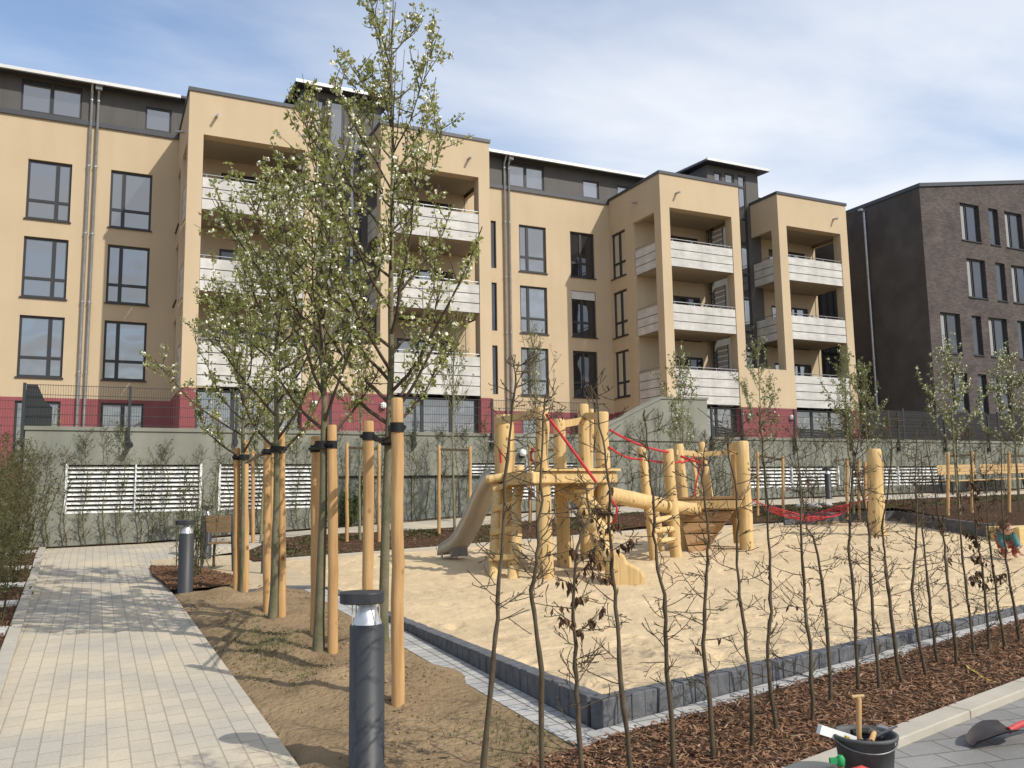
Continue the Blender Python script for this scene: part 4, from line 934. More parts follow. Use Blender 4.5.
# thin climbers trained up the garage wall: five shapes, copied along it
def climber(seed, lush):
    r = random.Random(seed); T = Tree(seed); lv = MB(); h_ = 2.5
    pts = [Vector((.04*sin(i*.9+seed)+r.gauss(0, .012), -.02+r.gauss(0, .02), h_*i/12)) for i in range(13)]; T.wood.tube(pts, [lerp(.013, .004, i/12) for i in range(13)], 5, cap=False)
    for k in range(75):
        t = r.uniform(.5, 11.9); j = int(t); q = pts[j].lerp(pts[j+1], t-j); a = r.uniform(0, 2*pi)
        P, d = T.limb(q, (cos(a), .5*sin(a)-.2, r.uniform(.2, 1.4)), r.uniform(.08, .36), .0045, .12, .18, 4, 3, .5)
        for _ in range(int(lush*r.randint(3, 8))): leafquad(lv, P[r.randint(1, 4)]+rvec(r)*.03, rvec(r), r.uniform(.025, .05), .011, r)
    return T, lv
CLV = [(0, 1.0), (1, .5), (2, 1.5), (3, .25), (4, 1.1)]
protos = {}
rc = random.Random(5); xs = []; x = -1.25
while x < 33: xs.append(x); x += rc.uniform(.22, .40) if x < 3 else rc.uniform(.32, .56)
def wallspot(x, n):
    for lo, hi, nm in ((-2, -.59, 'on plain wall left of all louvres'), (-.59, 2.2, 'before the leftmost white louvre'), (2.2, 2.61, 'between the two left louvres'), (2.61, 5.3, 'before the second white louvre'), (5.3, 9.0, 'before the grey garage panel'),
                       (9.0, 13, 'behind the slide tower'), (13, 17, 'under the sloping stair wall'), (17, 18.3, 'between stair wall and right louvres'), (18.3, 22.6, 'before the louvre behind the hammock'), (22.6, 27.7, 'before the rightmost louvre'), (27.7, 99, 'behind the two benches')):
        if x < hi: return nm, lo
cnt = {}
for x in xs:
    nm, lo = wallspot(x, 0); cnt[nm] = cnt.get(nm, 0)+1
    k = rc.randrange(5); lab = 'wiry climber %s, %s from its left end' % (nm, ORD[min(19, cnt[nm]-1)])
    loc = (x, WV-.09, H(x, WV-.1)-.02); sz = rc.uniform(.72, 1.12)
    if k not in protos:
        T, lv = climber(*CLV[k]); o = thing('wall_climber', (0, 0, 0), lab, 'climbing plant', 'wiry climbers on the garage wall')
        T.wood.build('stem', 'twig_green', o); lv.build('leaves', 'leaf_shrub', o); protos[k] = o; o.location = loc
    else: o = copy_tree(protos[k], loc); o['label'] = lab
    o.scale = (1, 1, sz); o.rotation_euler.z = rc.choice((0, 0, pi*.04, -.1))
# bushier shrubs
def shrub(loc, label, h_, wd, seed, ns, lush, leafm='leaf_shrub', group=None, woodm='twig_green', ls=.035):
    T = Tree(seed); r = T.r; lv = MB(); loc = Vector(loc)
    for i in range(ns):
        a = r.uniform(0, 2*pi); q = loc+Vector((cos(a), sin(a), 0))*wd*.45*sqrt(r.random()); e = Vector((cos(a)*r.uniform(0, .22), sin(a)*r.uniform(0, .22), 1)); L_ = h_*r.uniform(.6, 1.05)
        P, d = T.limb(q-Vector((0, 0, .05)), e, L_, .009, .02, .07, 9, 4, .3)
        for k in range(int(L_*16)):
            t = r.uniform(.8, 8.9); j = int(t); p = P[j].lerp(P[j+1], t-j); P2, d2 = T.limb(p, rvec(r, .6), r.uniform(.06, .28)*wd/.6, .003, .08, .2, 3, 3, .5)
            for _ in range(int(lush*r.randint(2, 6))): leafquad(lv, P2[r.randint(0, 3)]+rvec(r)*.025, rvec(r), r.uniform(.7, 1.3)*ls, ls*.3, r)
    o = thing('shrub', loc, label, 'shrub', group); T.wood.build('stems', woodm, o); lv.build('leaves', leafm, o); return o
b = hit(201, 582); shrub((b.x, b.y, b.z), 'thin upright green shrub in the mulch beside the far path bollard', 1.75, .55, 71, 9, 1.2)
b = hit(188, 572); shrub((b.x, b.y+.3, b.z), 'loose twiggy shrub behind the far path bollard', 1.55, .5, 72, 6, .8)
for i, (u, v, h_, lab) in enumerate(((-1.25, 11.3, 1.5, 'nearest of the tall twiggy shrubs in the slab bed at the left edge'), (-1.45, 13.2, 1.9, 'olive twiggy shrub in the slab bed, second from the camera'), (-1.3, 15.2, 2.0, 'olive twiggy shrub in the slab bed, third from the camera'),
                                     (-1.7, 16.8, 2.1, 'dense olive shrub in the slab bed close to the garage wall end'), (-1.55, 18.6, 2.0, 'twiggy shrub hiding the foot of the garage wall corner'), (-2.1, 19.6, 2.4, 'tall olive shrub left of the garage wall corner'), (-2.5, 14.5, 2.2, 'tall twiggy shrub behind the front row at the left edge'), (-1.95, 20.9, 2.5, 'tallest olive shrub, pressed against the left return of the garage wall'), (-2.3, 17.6, 2.3, 'wide olive shrub behind the slab bed, cut by the left edge'))):
    shrub((u, v, H(u, v)), lab, h_*1.05, .95, 80+i, 22, 1.1 if i < 5 else 2.4, group='twiggy shrubs at the left edge', ls=.045)
b = atv(348, 522, 20.98); shrub((b.x, b.y, H(b.x, b.y)), 'small dark evergreen bush against the garage wall beside the second louvre', 1.15, .5, 91, 14, 2.5, 'leaf_green', ls=.05)
b = atd(48, 426, 23.2); shrub((b.x, b.y+.9, 2.6), 'slim yellow green shrub behind the fence above the garage wall', 1.75, .38, 92, 8, 1.8, 'leaf_pear')
for i, (px, py, h_, lab) in enumerate(((655, 519, 1.9, 'bare dark shrub left of the wooden boat'), (600, 522, 1.1, 'low bare shrub behind the slide tower'), (900, 512, 1.6, 'bare reddish shrub right of the lone log post'), (925, 511, 1.7, 'bare brown shrub left of the benches'), (815, 509, 1.2, 'bare shrub behind the red hammock'), (725, 516, 1.5, 'bare shrub behind the tall paired boat posts'), (997, 511, 1.5, 'bare shrub in front of the right bench'))):
    b = hit(px, py); shrub(b, lab, h_, .7, 100+i, 8, .12, 'leaf_dead', 'bare shrubs in the back bed', 'twig')
# ------------------------------------------------------------------ lamps and seats
def bollard(loc, ang, label):
    o = thing('bollard_lamp', loc, label, 'bollard lamp', 'dark grey bollard lamps')
    x, y, z = loc; R_ = .1
    m = MB(); m.lathe(loc, [(R_+.004, -.05), (R_+.004, .012), (R_, .014), (R_, .79), (R_-.006, .80), (.03, .801)], 40); m.build('post', 'bollard_grey', o)
    m = MB(); m.lathe(loc, [(.084, .8015), (.075, .83), (.058, .875), (.044, .905), (.042, .918)], 32); m.build('reflector', 'brushed_alu', o)
    m = MB(); c, s_ = cos(ang), sin(ang)
    pl = []
    for k in range(25):
        t = -pi/2+pi*k/24; pl.append((cos(t)*.098, sin(t)*.098))
    for k in range(25):
        t = pi/2+pi*k/24; pl.append((-.060+cos(t)*.098, sin(t)*.098))
    P = [(x+a*c-b*s_, y+a*s_+b*c) for a, b in pl]; m.prism(P, z+.918, z+.982); cap = m.build('cap', 'bollard_grey', o, bevel=.006)
    for a, b in ((.06, .065), (.06, -.065), (-.075, .06), (-.075, -.06)): m = MB(); m.tube([(x+a*c-b*s_, y+a*s_+b*c, z+.80), (x+a*c-b*s_, y+a*s_+b*c, z+.919)], .004, 8); m.build('rod', 'clear_acrylic', o)
    return o
LA = atan2(-_r.y, -_r.x)
b = hit(366.5, 769); bollard((b.x, b.y, H(b.x, b.y)), LA+pi, 'dark grey bollard lamp with overhanging cap, nearest the camera')
b = hit(185, 592); bollard((b.x, b.y, b.z), LA+pi, 'dark grey bollard lamp at the edge of the paved path by the thin shrub')
b = hit(205.5, 559); bollard((b.x, b.y, b.z), LA+pi*.5, 'dark grey bollard lamp beside the wooden chair near the garage wall')
b = hit(829, 499); bollard((b.x, b.y, H(b.x, b.y)), LA+pi*.8, 'small distant bollard lamp behind the red hammock')
b = hit(263, 574); m = MB(); m.box(b.x-.03, b.x+.03, b.y-.03, b.y+.03, b.z-.05, b.z+.52); m.box(b.x-.05, b.x+.05, b.y-.05, b.y+.05, b.z, b.z+.012); tag(m.build('low_post', 'bollard_grey'), 'short dark steel post between the staked pear trees and the sand', 'post')
# chair seen from behind, left of the far pear tree
p0 = hit(211, 568); p1 = hit(227, 575)
ch = thing('garden_chair', (p0+p1)/2, 'dark metal chair with a slanted wooden back, beside the path bollards', 'chair')
ax = (p1-p0); ax.z = 0; ax = Vector((ax.x, ax.y, 0)).normalized(); ax = Vector((_r.x, _r.y, 0)); fwd = Vector((-ax.y, ax.x, 0)); c0 = Vector(ch.location)
def cp_(a, f_, z): return c0+ax*a+fwd*f_+Vector((0, 0, z))
for sg in (-1, 1):
    m = MB(); m.tube([cp_(sg*.27, -.10, -.02), cp_(sg*.22, 0, .45), cp_(sg*.20, -.05, .93)], [.022, .026, .02], 8); m.tube([cp_(sg*.27, .52, -.02), cp_(sg*.24, .46, .44), cp_(sg*.22, 0, .44)], .022, 8); m.build('leg_frame', 'bollard_grey', ch)
m = MB(); m.obox(cp_(0, .24, .455), ax*.22, fwd*.23, Vector((0, 0, .012))); m.build('seat', 'chair_wood', ch)
m = MB()
for k in range(3): m.obox(cp_(0, -.035-.018*k, .68+.095*k), ax*.205, Vector((0, 0, .044))-fwd*.008, fwd*.014)
m.build('backrest', 'chair_wood', ch)
# two slatted benches against the garage wall
def bench(a, b, label):
    a = Vector(a); b = Vector(b); c = (a+b)/2; o = thing('slatted_bench', c, label, 'bench', 'slatted benches by the garage wall'); d = (b-a).normalized(); n_ = Vector((-d.y, d.x, 0)); L_ = (b-a).length
    m = MB()
    for k in range(4): m.obox(c+n_*(-.10+.11*k)*-1+Vector((0, 0, .46)), d*L_/2, n_*.048, Vector((0, 0, .02)))
    m.build('seat', 'bench_wood', o)
    m = MB()
    for k in range(3): m.obox(c+n_*(.22+.02*k)+Vector((0, 0, .72+.12*k)), d*L_/2, n_*.018, Vector((0, 0, .052)))
    m.build('backrest', 'bench_wood', o)
    for t in (.06, .94):
        q = a.lerp(b, t); m = MB(); m.beam(q-n_*.22+Vector((0, 0, -.02)), q-n_*.22+Vector((0, 0, .44)), .05, .05, d); m.beam(q+n_*.16+Vector((0, 0, -.02)), q+n_*.28+Vector((0, 0, 1.0)), .05, .05, d); m.beam(q-n_*.25+Vector((0, 0, .42)), q+n_*.2+Vector((0, 0, .42)), .05, .045); m.build('leg_frame', 'dark_frame', o)
    return o
bv = 20.35
for (x0, x1, lab) in ((943, 981, 'left of two wooden slatted benches by the garage wall, behind the stakes'), (986, 1030, 'right of two wooden slatted benches, reaching to the right edge')):
    a = atv(x0, 466, bv); b = atv(x1, 466, bv); bench((a.x, bv, H(a.x, bv)), (b.x, bv, H(b.x, bv)), lab)
# pale slabs in the bed left of the path
for i, (v, lab) in enumerate(((7.95, 'nearest pale stepping slab left of the path'), (9.25, 'second pale stepping slab left of the path'), (10.5, 'third pale stepping slab left of the path'), (12.6, 'wide pale stepping slab crossing the bed half way along the path'), (14.6, 'fifth pale stepping slab left of the path, by the twiggy shrubs'), (17.0, 'sixth pale stepping slab left of the path, under the shrubs'), (19.2, 'farthest pale stepping slab near the garage wall'))):
    u1 = PATH_L(v)-.14; m = MB(); m.box(u1-1.6, u1, v, v+.42, H(u1, v)-.05, H(u1, v)+.055); tag(m.build('stepping_slab', 'slab', bevel=.006), lab, 'slab', 'pale slabs left of the path')

# ------------------------------------------------------------------ playground
rw_ = random.Random(17)
def log(m, a, b, r0, r1=None, n=8, sides=14, wob=.008, cap=.55):
    a = Vector(a); b = Vector(b); r1 = r0 if r1 is None else r1; P = []; R_ = []
    for i in range(n+1):
        t = i/n; P.append(a.lerp(b, t)+Vector((rw_.gauss(0, wob), rw_.gauss(0, wob), 0)) if 0 < i < n else a.lerp(b, t)); R_.append(lerp(r0, r1, t)*rw_.uniform(.96, 1.04))
    d = (b-a).normalized(); P = P[:-1]+[b-d*r1*.25, b]; R_ = R_[:-1]+[r1*.99, r1*(1-.3*cap)]
    m.tube(P, R_, sides)
SB = lambda x, y: hit(x, y, S)
def sunk(p, k=.25): return Vector((p.x, p.y, p.z-k))
tw = thing('slide_tower', SB(550, 572), 'tall natural log climbing tower with ladder, metal slide and stepped log in the sand', 'climbing tower')
def post(par, base, top, r0, r1, name='post', sh=0., m_='play_wood'):
    b = SB(*base) if not isinstance(base, Vector) else base; t = atd(top[0], top[1], dist(b)+sh); m = MB(); log(m, sunk(b), t, r0, r1); m.build(name, m_, par); return b, t
A = post(tw, (545, 577), (542, 407), .125, .10)         # front
B = post(tw, (605, 569), (602, 412), .125, .11)         # right
C_ = post(tw, (565, 565), (559, 419), .12, .10)          # middle back
Dp = post(tw, (587, 558), (583, 404), .11, .10)          # back right
E_ = post(tw, (503, 564), (504, 415), .13, .165)         # left
F_ = post(tw, (590, 556), (591, 409), .06, .05)
m = MB(); p_ = E_[0]; q = atd(513, 470, dist(p_)+.12); q2 = atd(512, 425, dist(p_)+.12); m.beam(q-Vector((0, 0, .3)), q2, .16, .07, _r); m.build('half_log', 'play_wood', tw)
fl = 470
dA, dB, dC, dE = dist(A[0]), dist(B[0]), dist(C_[0]), dist(E_[0])
zt = atd(545, 471, dA).z                                   # deck level
# deck of planks between the posts
pa = Vector((A[0].x, A[0].y, zt)); pb = Vector((B[0].x, B[0].y, zt)); pe = Vector((E_[0].x, E_[0].y, zt)); pc = Vector((Dp[0].x, Dp[0].y, zt)); pd_ = Vector((C_[0].x-.5, C_[0].y+.9, zt))
hull = [pe+(pe-pb).normalized()*.15, pa+Vector((0, -.15, 0)), pb+(pb-pe).normalized()*.15, pc, pd_]
m = MB(); m.prism([(p.x, p.y) for p in hull], zt-.06, zt-.005); m.build('deck', 'play_wood', tw)
m = MB(); d = (pb-pa).normalized(); m.beam(pa-d*.26+Vector((0, 0, -.105))-_f*.15, pb+d*.28+Vector((0, 0, -.105))-_f*.15, .11, .17); m.build('beam', 'play_wood', tw, bevel=.025)
for t_ in (.02, .98): m = MB(); q_ = (pa-_f*.205+Vector((0, 0, -.10))).lerp(pb-_f*.205+Vector((0, 0, -.10)), t_); m.tube([q_, q_-_f*.012], .022, 10); m.build('bolt', 'tool_steel', tw)
m = MB(); d = (pa-pe).normalized(); m.beam(pe-d*.02+Vector((0, 0, -.12))-_f*.02, pa+d*.02+Vector((0, 0, -.12))-_f*.02, .10, .15); m.build('beam', 'play_wood', tw)
m = MB(); d = (pb-pa).normalized(); m.beam(pa-d*.1-_f*.12+Vector((0, 0, .018)), pb+d*.28-_f*.12+Vector((0, 0, .018)), .26, .04); m.build('plank', 'play_wood', tw)
for p_, q_ in ((pe, pd_), (pb, pc), (pd_, pc)):
    m = MB(); log(m, p_+Vector((0, 0, -.14)), q_+Vector((0, 0, -.14)), .07, .07, wob=.003, sides=10, cap=.1); m.build('beam', 'play_wood', tw)
# top rails
def rail(par, x0, y0, d0, x1, y1, d1, h_=.12, w_=.05, name='rail', m_='play_wood'):
    m = MB(); m.beam(atd(x0, y0, d0), atd(x1, y1, d1), w_, h_); m.build(name, m_, par)
rail(tw, 496, 422, dE-.12, 541, 412, dA-.06); rail(tw, 586, 416, dist(Dp[0])-.1, 605, 416, dB-.05); rail(tw, 558, 425, dC, 586, 420, dist(Dp[0])); 
# ladder
L0 = SB(493, 576); L1 = SB(511.5, 577); T0 = atd(497.5, 478, dE-.05); T1 = atd(520, 470, dist(A[0])+.35)
T1 = atd(520, 468, dE-.02)
m = MB(); log(m, sunk(L0, .15), T0, .075, .075, wob=.006); m.build('stringer', 'play_wood', tw)
m = MB(); P = [sunk(L1, .15), L1.lerp(T1, .35)+_r*.03, L1.lerp(T1, .62)-_r*.02, L1.lerp(T1, .9)+_r*.02, T1]; m.tube(P, [.085, .09, .085, .095, .08], 12); m.build('stringer', 'play_wood', tw)
for k, t in enumerate((.17, .42, .66, .88)):
    a = L0.lerp(T0, t); b = L1.lerp(T1, t); d = (b-a).normalized(); m = MB(); m.beam(a-d*.07-_f*.06, b+d*.03-_f*.06, .13, .085); m.build('rung', 'play_wood', tw, bevel=.012)
m = MB(); log(m, pe-_r*.24-_f*.22+Vector((0, 0, -.10)), pe+_r*.10-_f*.22+Vector((0, 0, -.05)), .075, .07, sides=12); m.build('threshold', 'play_wood', tw)
# slide
ex = (SB(440, 557)+SB(466, 558))/2; s0 = atd(499, 484, dE+.25); s0 = Vector((s0.x, s0.y, zt-.05))
dr = Vector((ex.x-s0.x, ex.y-s0.y, 0)); Lh = dr.length; dr.normalize(); sdv = Vector((-dr.y, dr.x, 0)); ze = ex.z+.13
prof = [(0, 0), (.12, -.04), (.25, -.17), (.40, -.38), (.55, -.60), (.68, -.76), (.78, -.86), (.86, -.925), (.93, -.96), (1.0, -.985), (1.12, -1.0), (1.15, -1.03)]
drop = s0.z-ze; W_ = .20; m = MB(); vs_ = []
for t, z in prof:
    p = s0+dr*(Lh*t)+Vector((0, 0, drop*z)); wall = .14 if t < 1.05 else .08 if t < 1.13 else .02
    for a, hz in ((-W_-.02, wall), (-W_, wall), (-W_, .04), (-W_*.6, 0), (0, -.012), (W_*.6, 0), (W_, .04), (W_, wall), (W_+.02, wall), (W_+.02, -.05), (-W_-.02, -.05)): vs_.append(p+sdv*a+Vector((0, 0, hz)))
k = 11; m.add(vs_, [(j*k+i, j*k+(i+1) % k, (j+1)*k+(i+1) % k, (j+1)*k+i) for j in range(len(prof)-1) for i in range(k)], True)
m.add(vs_[:k], [tuple(range(k))]); m.add(vs_[-k:], [tuple(range(k))]); sl_ = m.build('slide', 'slide_steel', tw, True)
for sg in (-1, 1):
    m = MB(); m.tube([s0+dr*(Lh*t)+Vector((0, 0, drop*z+(.14 if t < 1.05 else .08)))+sdv*sg*(W_+.01) for t, z in prof[:-1]], .018, 8); m.build('side_rim', 'zinc', sl_)
    m = MB(); q = s0+dr*(Lh*1.08)+sdv*sg*(W_-.02); zb = S(q.x, q.y); m.tube([(q.x, q.y, zb-.1), (q.x, q.y, ze+.0)], .022, 8); m.build('leg', 'zinc', sl_)
m = MB(); q = s0+dr*Lh*.86; m.obox(q+Vector((0, 0, drop*-.93-.10)), dr*.02, sdv*W_*.95, Vector((0, 0, .10))); m.build('leg_plate', 'tool_steel', sl_)
m = MB(); a = pe+sdv*.3+dr*.05; m.tube([a+Vector((0, 0, .55)), a+sdv*-.75+Vector((0, 0, .55))], .016, 8); m.build('grab_bar', 'zinc', tw)
# stepped climbing log: heavy notched blocks leading down to a block in the sand
st = SB(622, 583); h0 = atd(563, 490, dC-.3)
for k, (x0, y0, x1, y1, q0, q1, ra) in enumerate(((562, 488, 581, 497, -.35, -.6, .115), (575, 493, 595, 512, -.6, -1.0, .145), (585, 512, 606, 540, -.9, -1.5, .15), (598, 536, 613, 566, -1.4, -1.9, .13))):
    m = MB(); A_ = atd(x0, y0, dC+q0); B_ = atd(x1, y1, dC+q1); log(m, A_, B_, ra, ra*.95, n=4, sides=12, wob=.006, cap=.25); m.build('step_log', 'play_wood', tw)
    m = MB(); u_ = Vector((0, 0, 1)); c_ = A_.lerp(B_, .35)+u_*ra*.92; m.obox(c_, _r*.13, _f*.10, u_*.03); m.build('foothold', 'play_wood', tw, bevel=.012)
b = SB(612, 584); m = MB(); R2 = [(-.16, -.05), (.34, -.05), (.38, .08), (.30, .20), (.12, .29), (.10, .38), (.03, .43), (-.07, .42), (-.12, .34), (-.15, .28)]
rr_ = Vector((_r.x, _r.y, 0)); ff_ = Vector((_f.x, _f.y, 0)); m.extr([b+rr_*(x+.10)+Vector((0, 0, z)) for x, z in R2], ff_*.42); m.build('step_log', 'play_wood', tw, True, bevel=.035)
m = MB(); log(m, sunk(SB(606, 566)), atd(596, 525, dist(st)+1.0), .11, .13); m.build('step_log', 'play_wood', tw)
# red ropes of the tower
def rope(par, pts, r_=.018, name='rope', m_='rope_red', sag=0.):
    P = []
    for a, b in zip(pts, pts[1:]):
        for i in range(8): t = i/8; P.append(Vector(a).lerp(Vector(b), t)-Vector((0, 0, sag*4*t*(1-t))))
    P.append(Vector(pts[-1])); m = MB(); m.tube(P, r_, 7); return m.build(name, m_, par)
rope(tw, [atd(546, 414, dA-.13), atd(596, 482, dA-.35)], .022)
rope(tw, [atd(536, 447, dA+.25), atd(531, 452, dA+.2), atd(531, 459, dA+.2), atd(536, 464, dA+.25)], .018); rope(tw, [atd(500, 449, dE-.18), atd(501, 463, dE-.18)], .018)
rope(tw, [atd(611, 499, dB-.13), atd(617, 508, dB-.25), atd(616, 520, dB-.25), atd(611, 524, dB-.13)], .018)
# log bridge with its two posts and steps
br = thing('log_bridge', SB(662, 558), 'low balance bridge of pale logs with posts and steps, right of the slide tower', 'log bridge')
Q1 = post(br, (656, 560), (641, 447), .085, .075); Q2 = post(br, (676, 556), (668, 449), .115, .10, sh=.0)
Q1b = post(br, (664, 549), (655, 500), .06, .06)
da, db_ = dB+.1, dist(Q2[0])
m = MB(); log(m, atd(600, 493, da), atd(662, 505, db_-.2), .135, .13, wob=.004, cap=.2); m.build('walking_log', 'play_wood', br)
m = MB(); log(m, atd(664, 506, db_-.1), atd(703, 510, db_+1.3), .125, .115, wob=.004, cap=.3); m.build('walking_log', 'play_wood', br)
for x0, y0, x1, y1 in ((652, 521, 671, 518), (653, 531, 673, 529), (658, 541, 674, 540)):
    m = MB(); log(m, atd(x0, y0, dist(Q1[0])-.05), atd(x1, y1, db_-.05), .055, .055, wob=.002, n=4); m.build('rung', 'play_wood', br)
dQ1, dQ2 = dist(Q1[0]), dist(Q2[0])
rope(br, [atd(610, 430, dB-.1), atd(668, 452, dQ2-.1)], .020, sag=.06); rope(br, [atd(609, 447, dB-.1), atd(641, 459, dQ1-.1)], .018, sag=.06); rope(br, [atd(641, 459, dQ1-.1), atd(681, 462, dQ2+1.0)], .018, sag=.03)
# the boat
bo = thing('play_boat', SB(697, 548), 'wooden play boat with a planked wedge hull, round posts and red ropes', 'play boat')
K3 = post(bo, (688, 548), (678.5, 444), .11, .10); K5 = post(bo, (747, 549), (742, 441), .135, .125); d3, d5 = dist(K3[0]), dist(K5[0])
K4b = atd(711, 508, d3+.2); m = MB(); log(m, K4b, atd(701, 442, d3+.2), .085, .07); m.build('mast', 'play_wood', bo)
K6b = atd(738, 512, d5+.5); m = MB(); log(m, K6b-Vector((0, 0, .6)), atd(735, 446, d5+.5), .115, .10); m.build('post', 'play_wood', bo)
m = MB(); log(m, atd(697, 505, d3+1.2), atd(693, 450, d3+1.2), .05, .045); m.build('post', 'play_wood', bo)
rail(bo, 676, 452, d3-.08, 706, 455, d3+.15, .10, .05); rail(bo, 703, 454, d3+.15, 738, 452, d5+.35, .09, .05); rail(bo, 728, 447, d5+.4, 745, 446, d5, .16, .05)
# hull: planked wedge, deck wide, keel narrow
t = [atd(676, 500, d3-.15), atd(741, 500, d5-.25), atd(746, 498, d5+.95), atd(682, 498, d3+1.1)]
bt_ = [SB(690, 551), SB(704, 549)]; kk_ = [bt_[0], bt_[1], bt_[1]+ff_*.7+rr_*.1, bt_[0]+ff_*.7+rr_*.1]
zT = t[0].z; t = [Vector((p.x, p.y, zT)) for p in t]
for pl in range(5):                                           # each strake stands a hair proud of the one below
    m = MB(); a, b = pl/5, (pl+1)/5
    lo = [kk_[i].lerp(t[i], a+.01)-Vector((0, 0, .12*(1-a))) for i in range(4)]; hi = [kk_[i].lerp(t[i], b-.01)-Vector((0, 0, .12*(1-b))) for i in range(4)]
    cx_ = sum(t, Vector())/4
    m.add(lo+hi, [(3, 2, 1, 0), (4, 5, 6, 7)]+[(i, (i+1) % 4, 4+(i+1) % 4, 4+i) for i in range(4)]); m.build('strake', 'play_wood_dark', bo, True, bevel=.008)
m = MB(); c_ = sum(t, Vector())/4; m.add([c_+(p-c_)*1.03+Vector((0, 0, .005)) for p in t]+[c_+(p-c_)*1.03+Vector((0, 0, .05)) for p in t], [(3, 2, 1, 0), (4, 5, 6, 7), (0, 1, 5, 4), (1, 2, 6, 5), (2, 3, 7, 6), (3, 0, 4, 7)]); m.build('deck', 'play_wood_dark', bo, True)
m = MB(); m.beam(t[0]-ff_*.06+Vector((0, 0, -.09)), t[1]-ff_*.06+Vector((0, 0, -.09)), .06, .15); m.build('side_board', 'play_wood', bo)
rope(bo, [atd(681, 456, d3-.1), atd(700, 463, d3+.1)], .02); rope(bo, [atd(679, 461, d3-.1), atd(701, 461, d3+.1), atd(693, 499, d3-.05)], .016); rope(bo, [atd(682, 463, d3-.1), atd(699, 456, d3+.1)], .014)
# lone log post and the hammock hung behind
b = SB(877, 535); m = MB(); log(m, sunk(b), atd(874, 449, dist(b)), .19, .155, sides=18); tag(m.build('log_post', 'play_wood'), 'lone thick pale log post standing in the sand at the right', 'post')
ha = thing('net_hammock', SB(808, 528), 'sagging red rope net hammock at the back edge of the sand', 'hammock')
hl = atd(766, 506, 21.3); hr_ = atd(850, 504, 22.6); m = MB(); n_ = 18; rows = 7
hx = (hr_-hl); hn = Vector((-hx.y, hx.x, 0)).normalized()
def hp_(i, j):
    t = i/n_; wv = sin(pi*t)**.6; return hl.lerp(hr_, t)+hn*(j/(rows-1)-.5)*1.0*wv-Vector((0, 0, .40*4*t*(1-t)-.10*abs(j/(rows-1)-.5)*2*wv))
for j in range(rows): m.tube([hp_(i, j) for i in range(n_+1)], .015 if j in (0, rows-1) else .008, 5)
for i in range(1, n_): m.tube([hp_(i, j) for j in range(rows)], .007, 5)
m.build('net', 'rope_red', ha)
m = MB(); m.tube([hr_, atd(868, 499, dist(b))], .014, 5); m.build('rope', 'rope_red', ha); m = MB(); m.tube([hl, atd(752, 500, d5+.1)], .014, 5); m.build('rope', 'rope_red', ha)
for i, (x, y, r_, lab) in enumerate(((815, 509, .20, 'pale boulder on the mound behind the red hammock, the larger one'), (827, 506, .14, 'small pale stone right of the larger boulder behind the hammock'), (800, 508, .13, 'small pale stone left of the boulder behind the hammock'))):
    b = hit(x, y); bm = bmesh.new(); bmesh.ops.create_icosphere(bm, subdivisions=2, radius=r_)
    for v_ in bm.verts: v_.co *= 1+.3*mnoise.noise(v_.co*6+Vector((i*3, 0, 0))); v_.co.z *= .7
    m = MB(); m.add([v_.co+b+Vector((0, 0, r_*.25)) for v_ in bm.verts], [[q.index for q in f_.verts] for f_ in bm.faces], True); bm.free(); tag(m.build('stone', 'stone_light'), lab, 'stone', 'stones behind the hammock')
# timber edge at the far right of the sandpit
b = SB(1030, 548); a = SB(1003, 541); m = MB(); m.beam(a+Vector((0, 0, .12)), Vector((a.x+3.2, a.y-.9, a.z+.14)), .9, .3); tag(m.build('timber_platform', 'timber_pale', bevel=.01), 'low pale timber platform at the right end of the sand behind the child', 'platform')
# the crouching child
b = SB(1007, 558); kid = thing('person', b, 'small child in a teal jacket and red trousers bending down in the sand', 'person')
def skin(name, pts, edges, rad, m_, par, sub=2):
    me = bpy.data.meshes.new(name); org = Vector(par['_org']); me.from_pydata([tuple(Vector(p)-org) for p in pts], edges, []); me.update(); me.materials.append(MATS[m_])
    o = bpy.data.objects.new(name, me); COL.objects.link(o); o.parent = par; o['_org'] = tuple(org)
    sk = o.modifiers.new('skin', 'SKIN'); sk.use_smooth_shade = True
    for i, r_ in enumerate(rad): me.skin_vertices[0].data[i].radius = (r_, r_)
    me.skin_vertices[0].data[0].use_root = True
    ss = o.modifiers.new('sub', 'SUBSURF'); ss.levels = sub; ss.render_levels = sub
    return o
K = lambda a, f_, z: b+rr_*a+ff_*f_+Vector((0, 0, z))
# body: pelvis, spine bent forward, head low, arms to the sand, bent legs
bp_ = [K(.03, .02, .30), K(0, -.02, .38), K(-.05, -.10, .45), K(-.07, -.15, .47), K(-.08, -.19, .47),
       K(-.02, -.14, .44), K(.07, -.17, .30), K(.05, -.27, .16), K(.05, -.31, .10),
       K(-.13, -.12, .43), K(-.18, -.17, .30), K(-.15, -.27, .17), K(-.14, -.31, .10),
       K(.10, -.02, .27), K(.12, -.15, .22), K(.10, -.02, .06), K(.11, -.12, .03),
       K(-.05, .02, .27), K(-.07, -.13, .22), K(-.06, .0, .06), K(-.06, -.10, .03)]
be_ = [(0, 1), (1, 2), (2, 3), (3, 4), (2, 5), (5, 6), (6, 7), (7, 8), (2, 9), (9, 10), (10, 11), (11, 12), (0, 13), (13, 14), (14, 15), (15, 16), (0, 17), (17, 18), (18, 19), (19, 20)]
skin('body', bp_, be_, [.09, .10, .085, .045, .05, .05, .038, .030, .022, .05, .038, .030, .022, .068, .055, .04, .035, .068, .055, .04, .035], 'skin', kid)
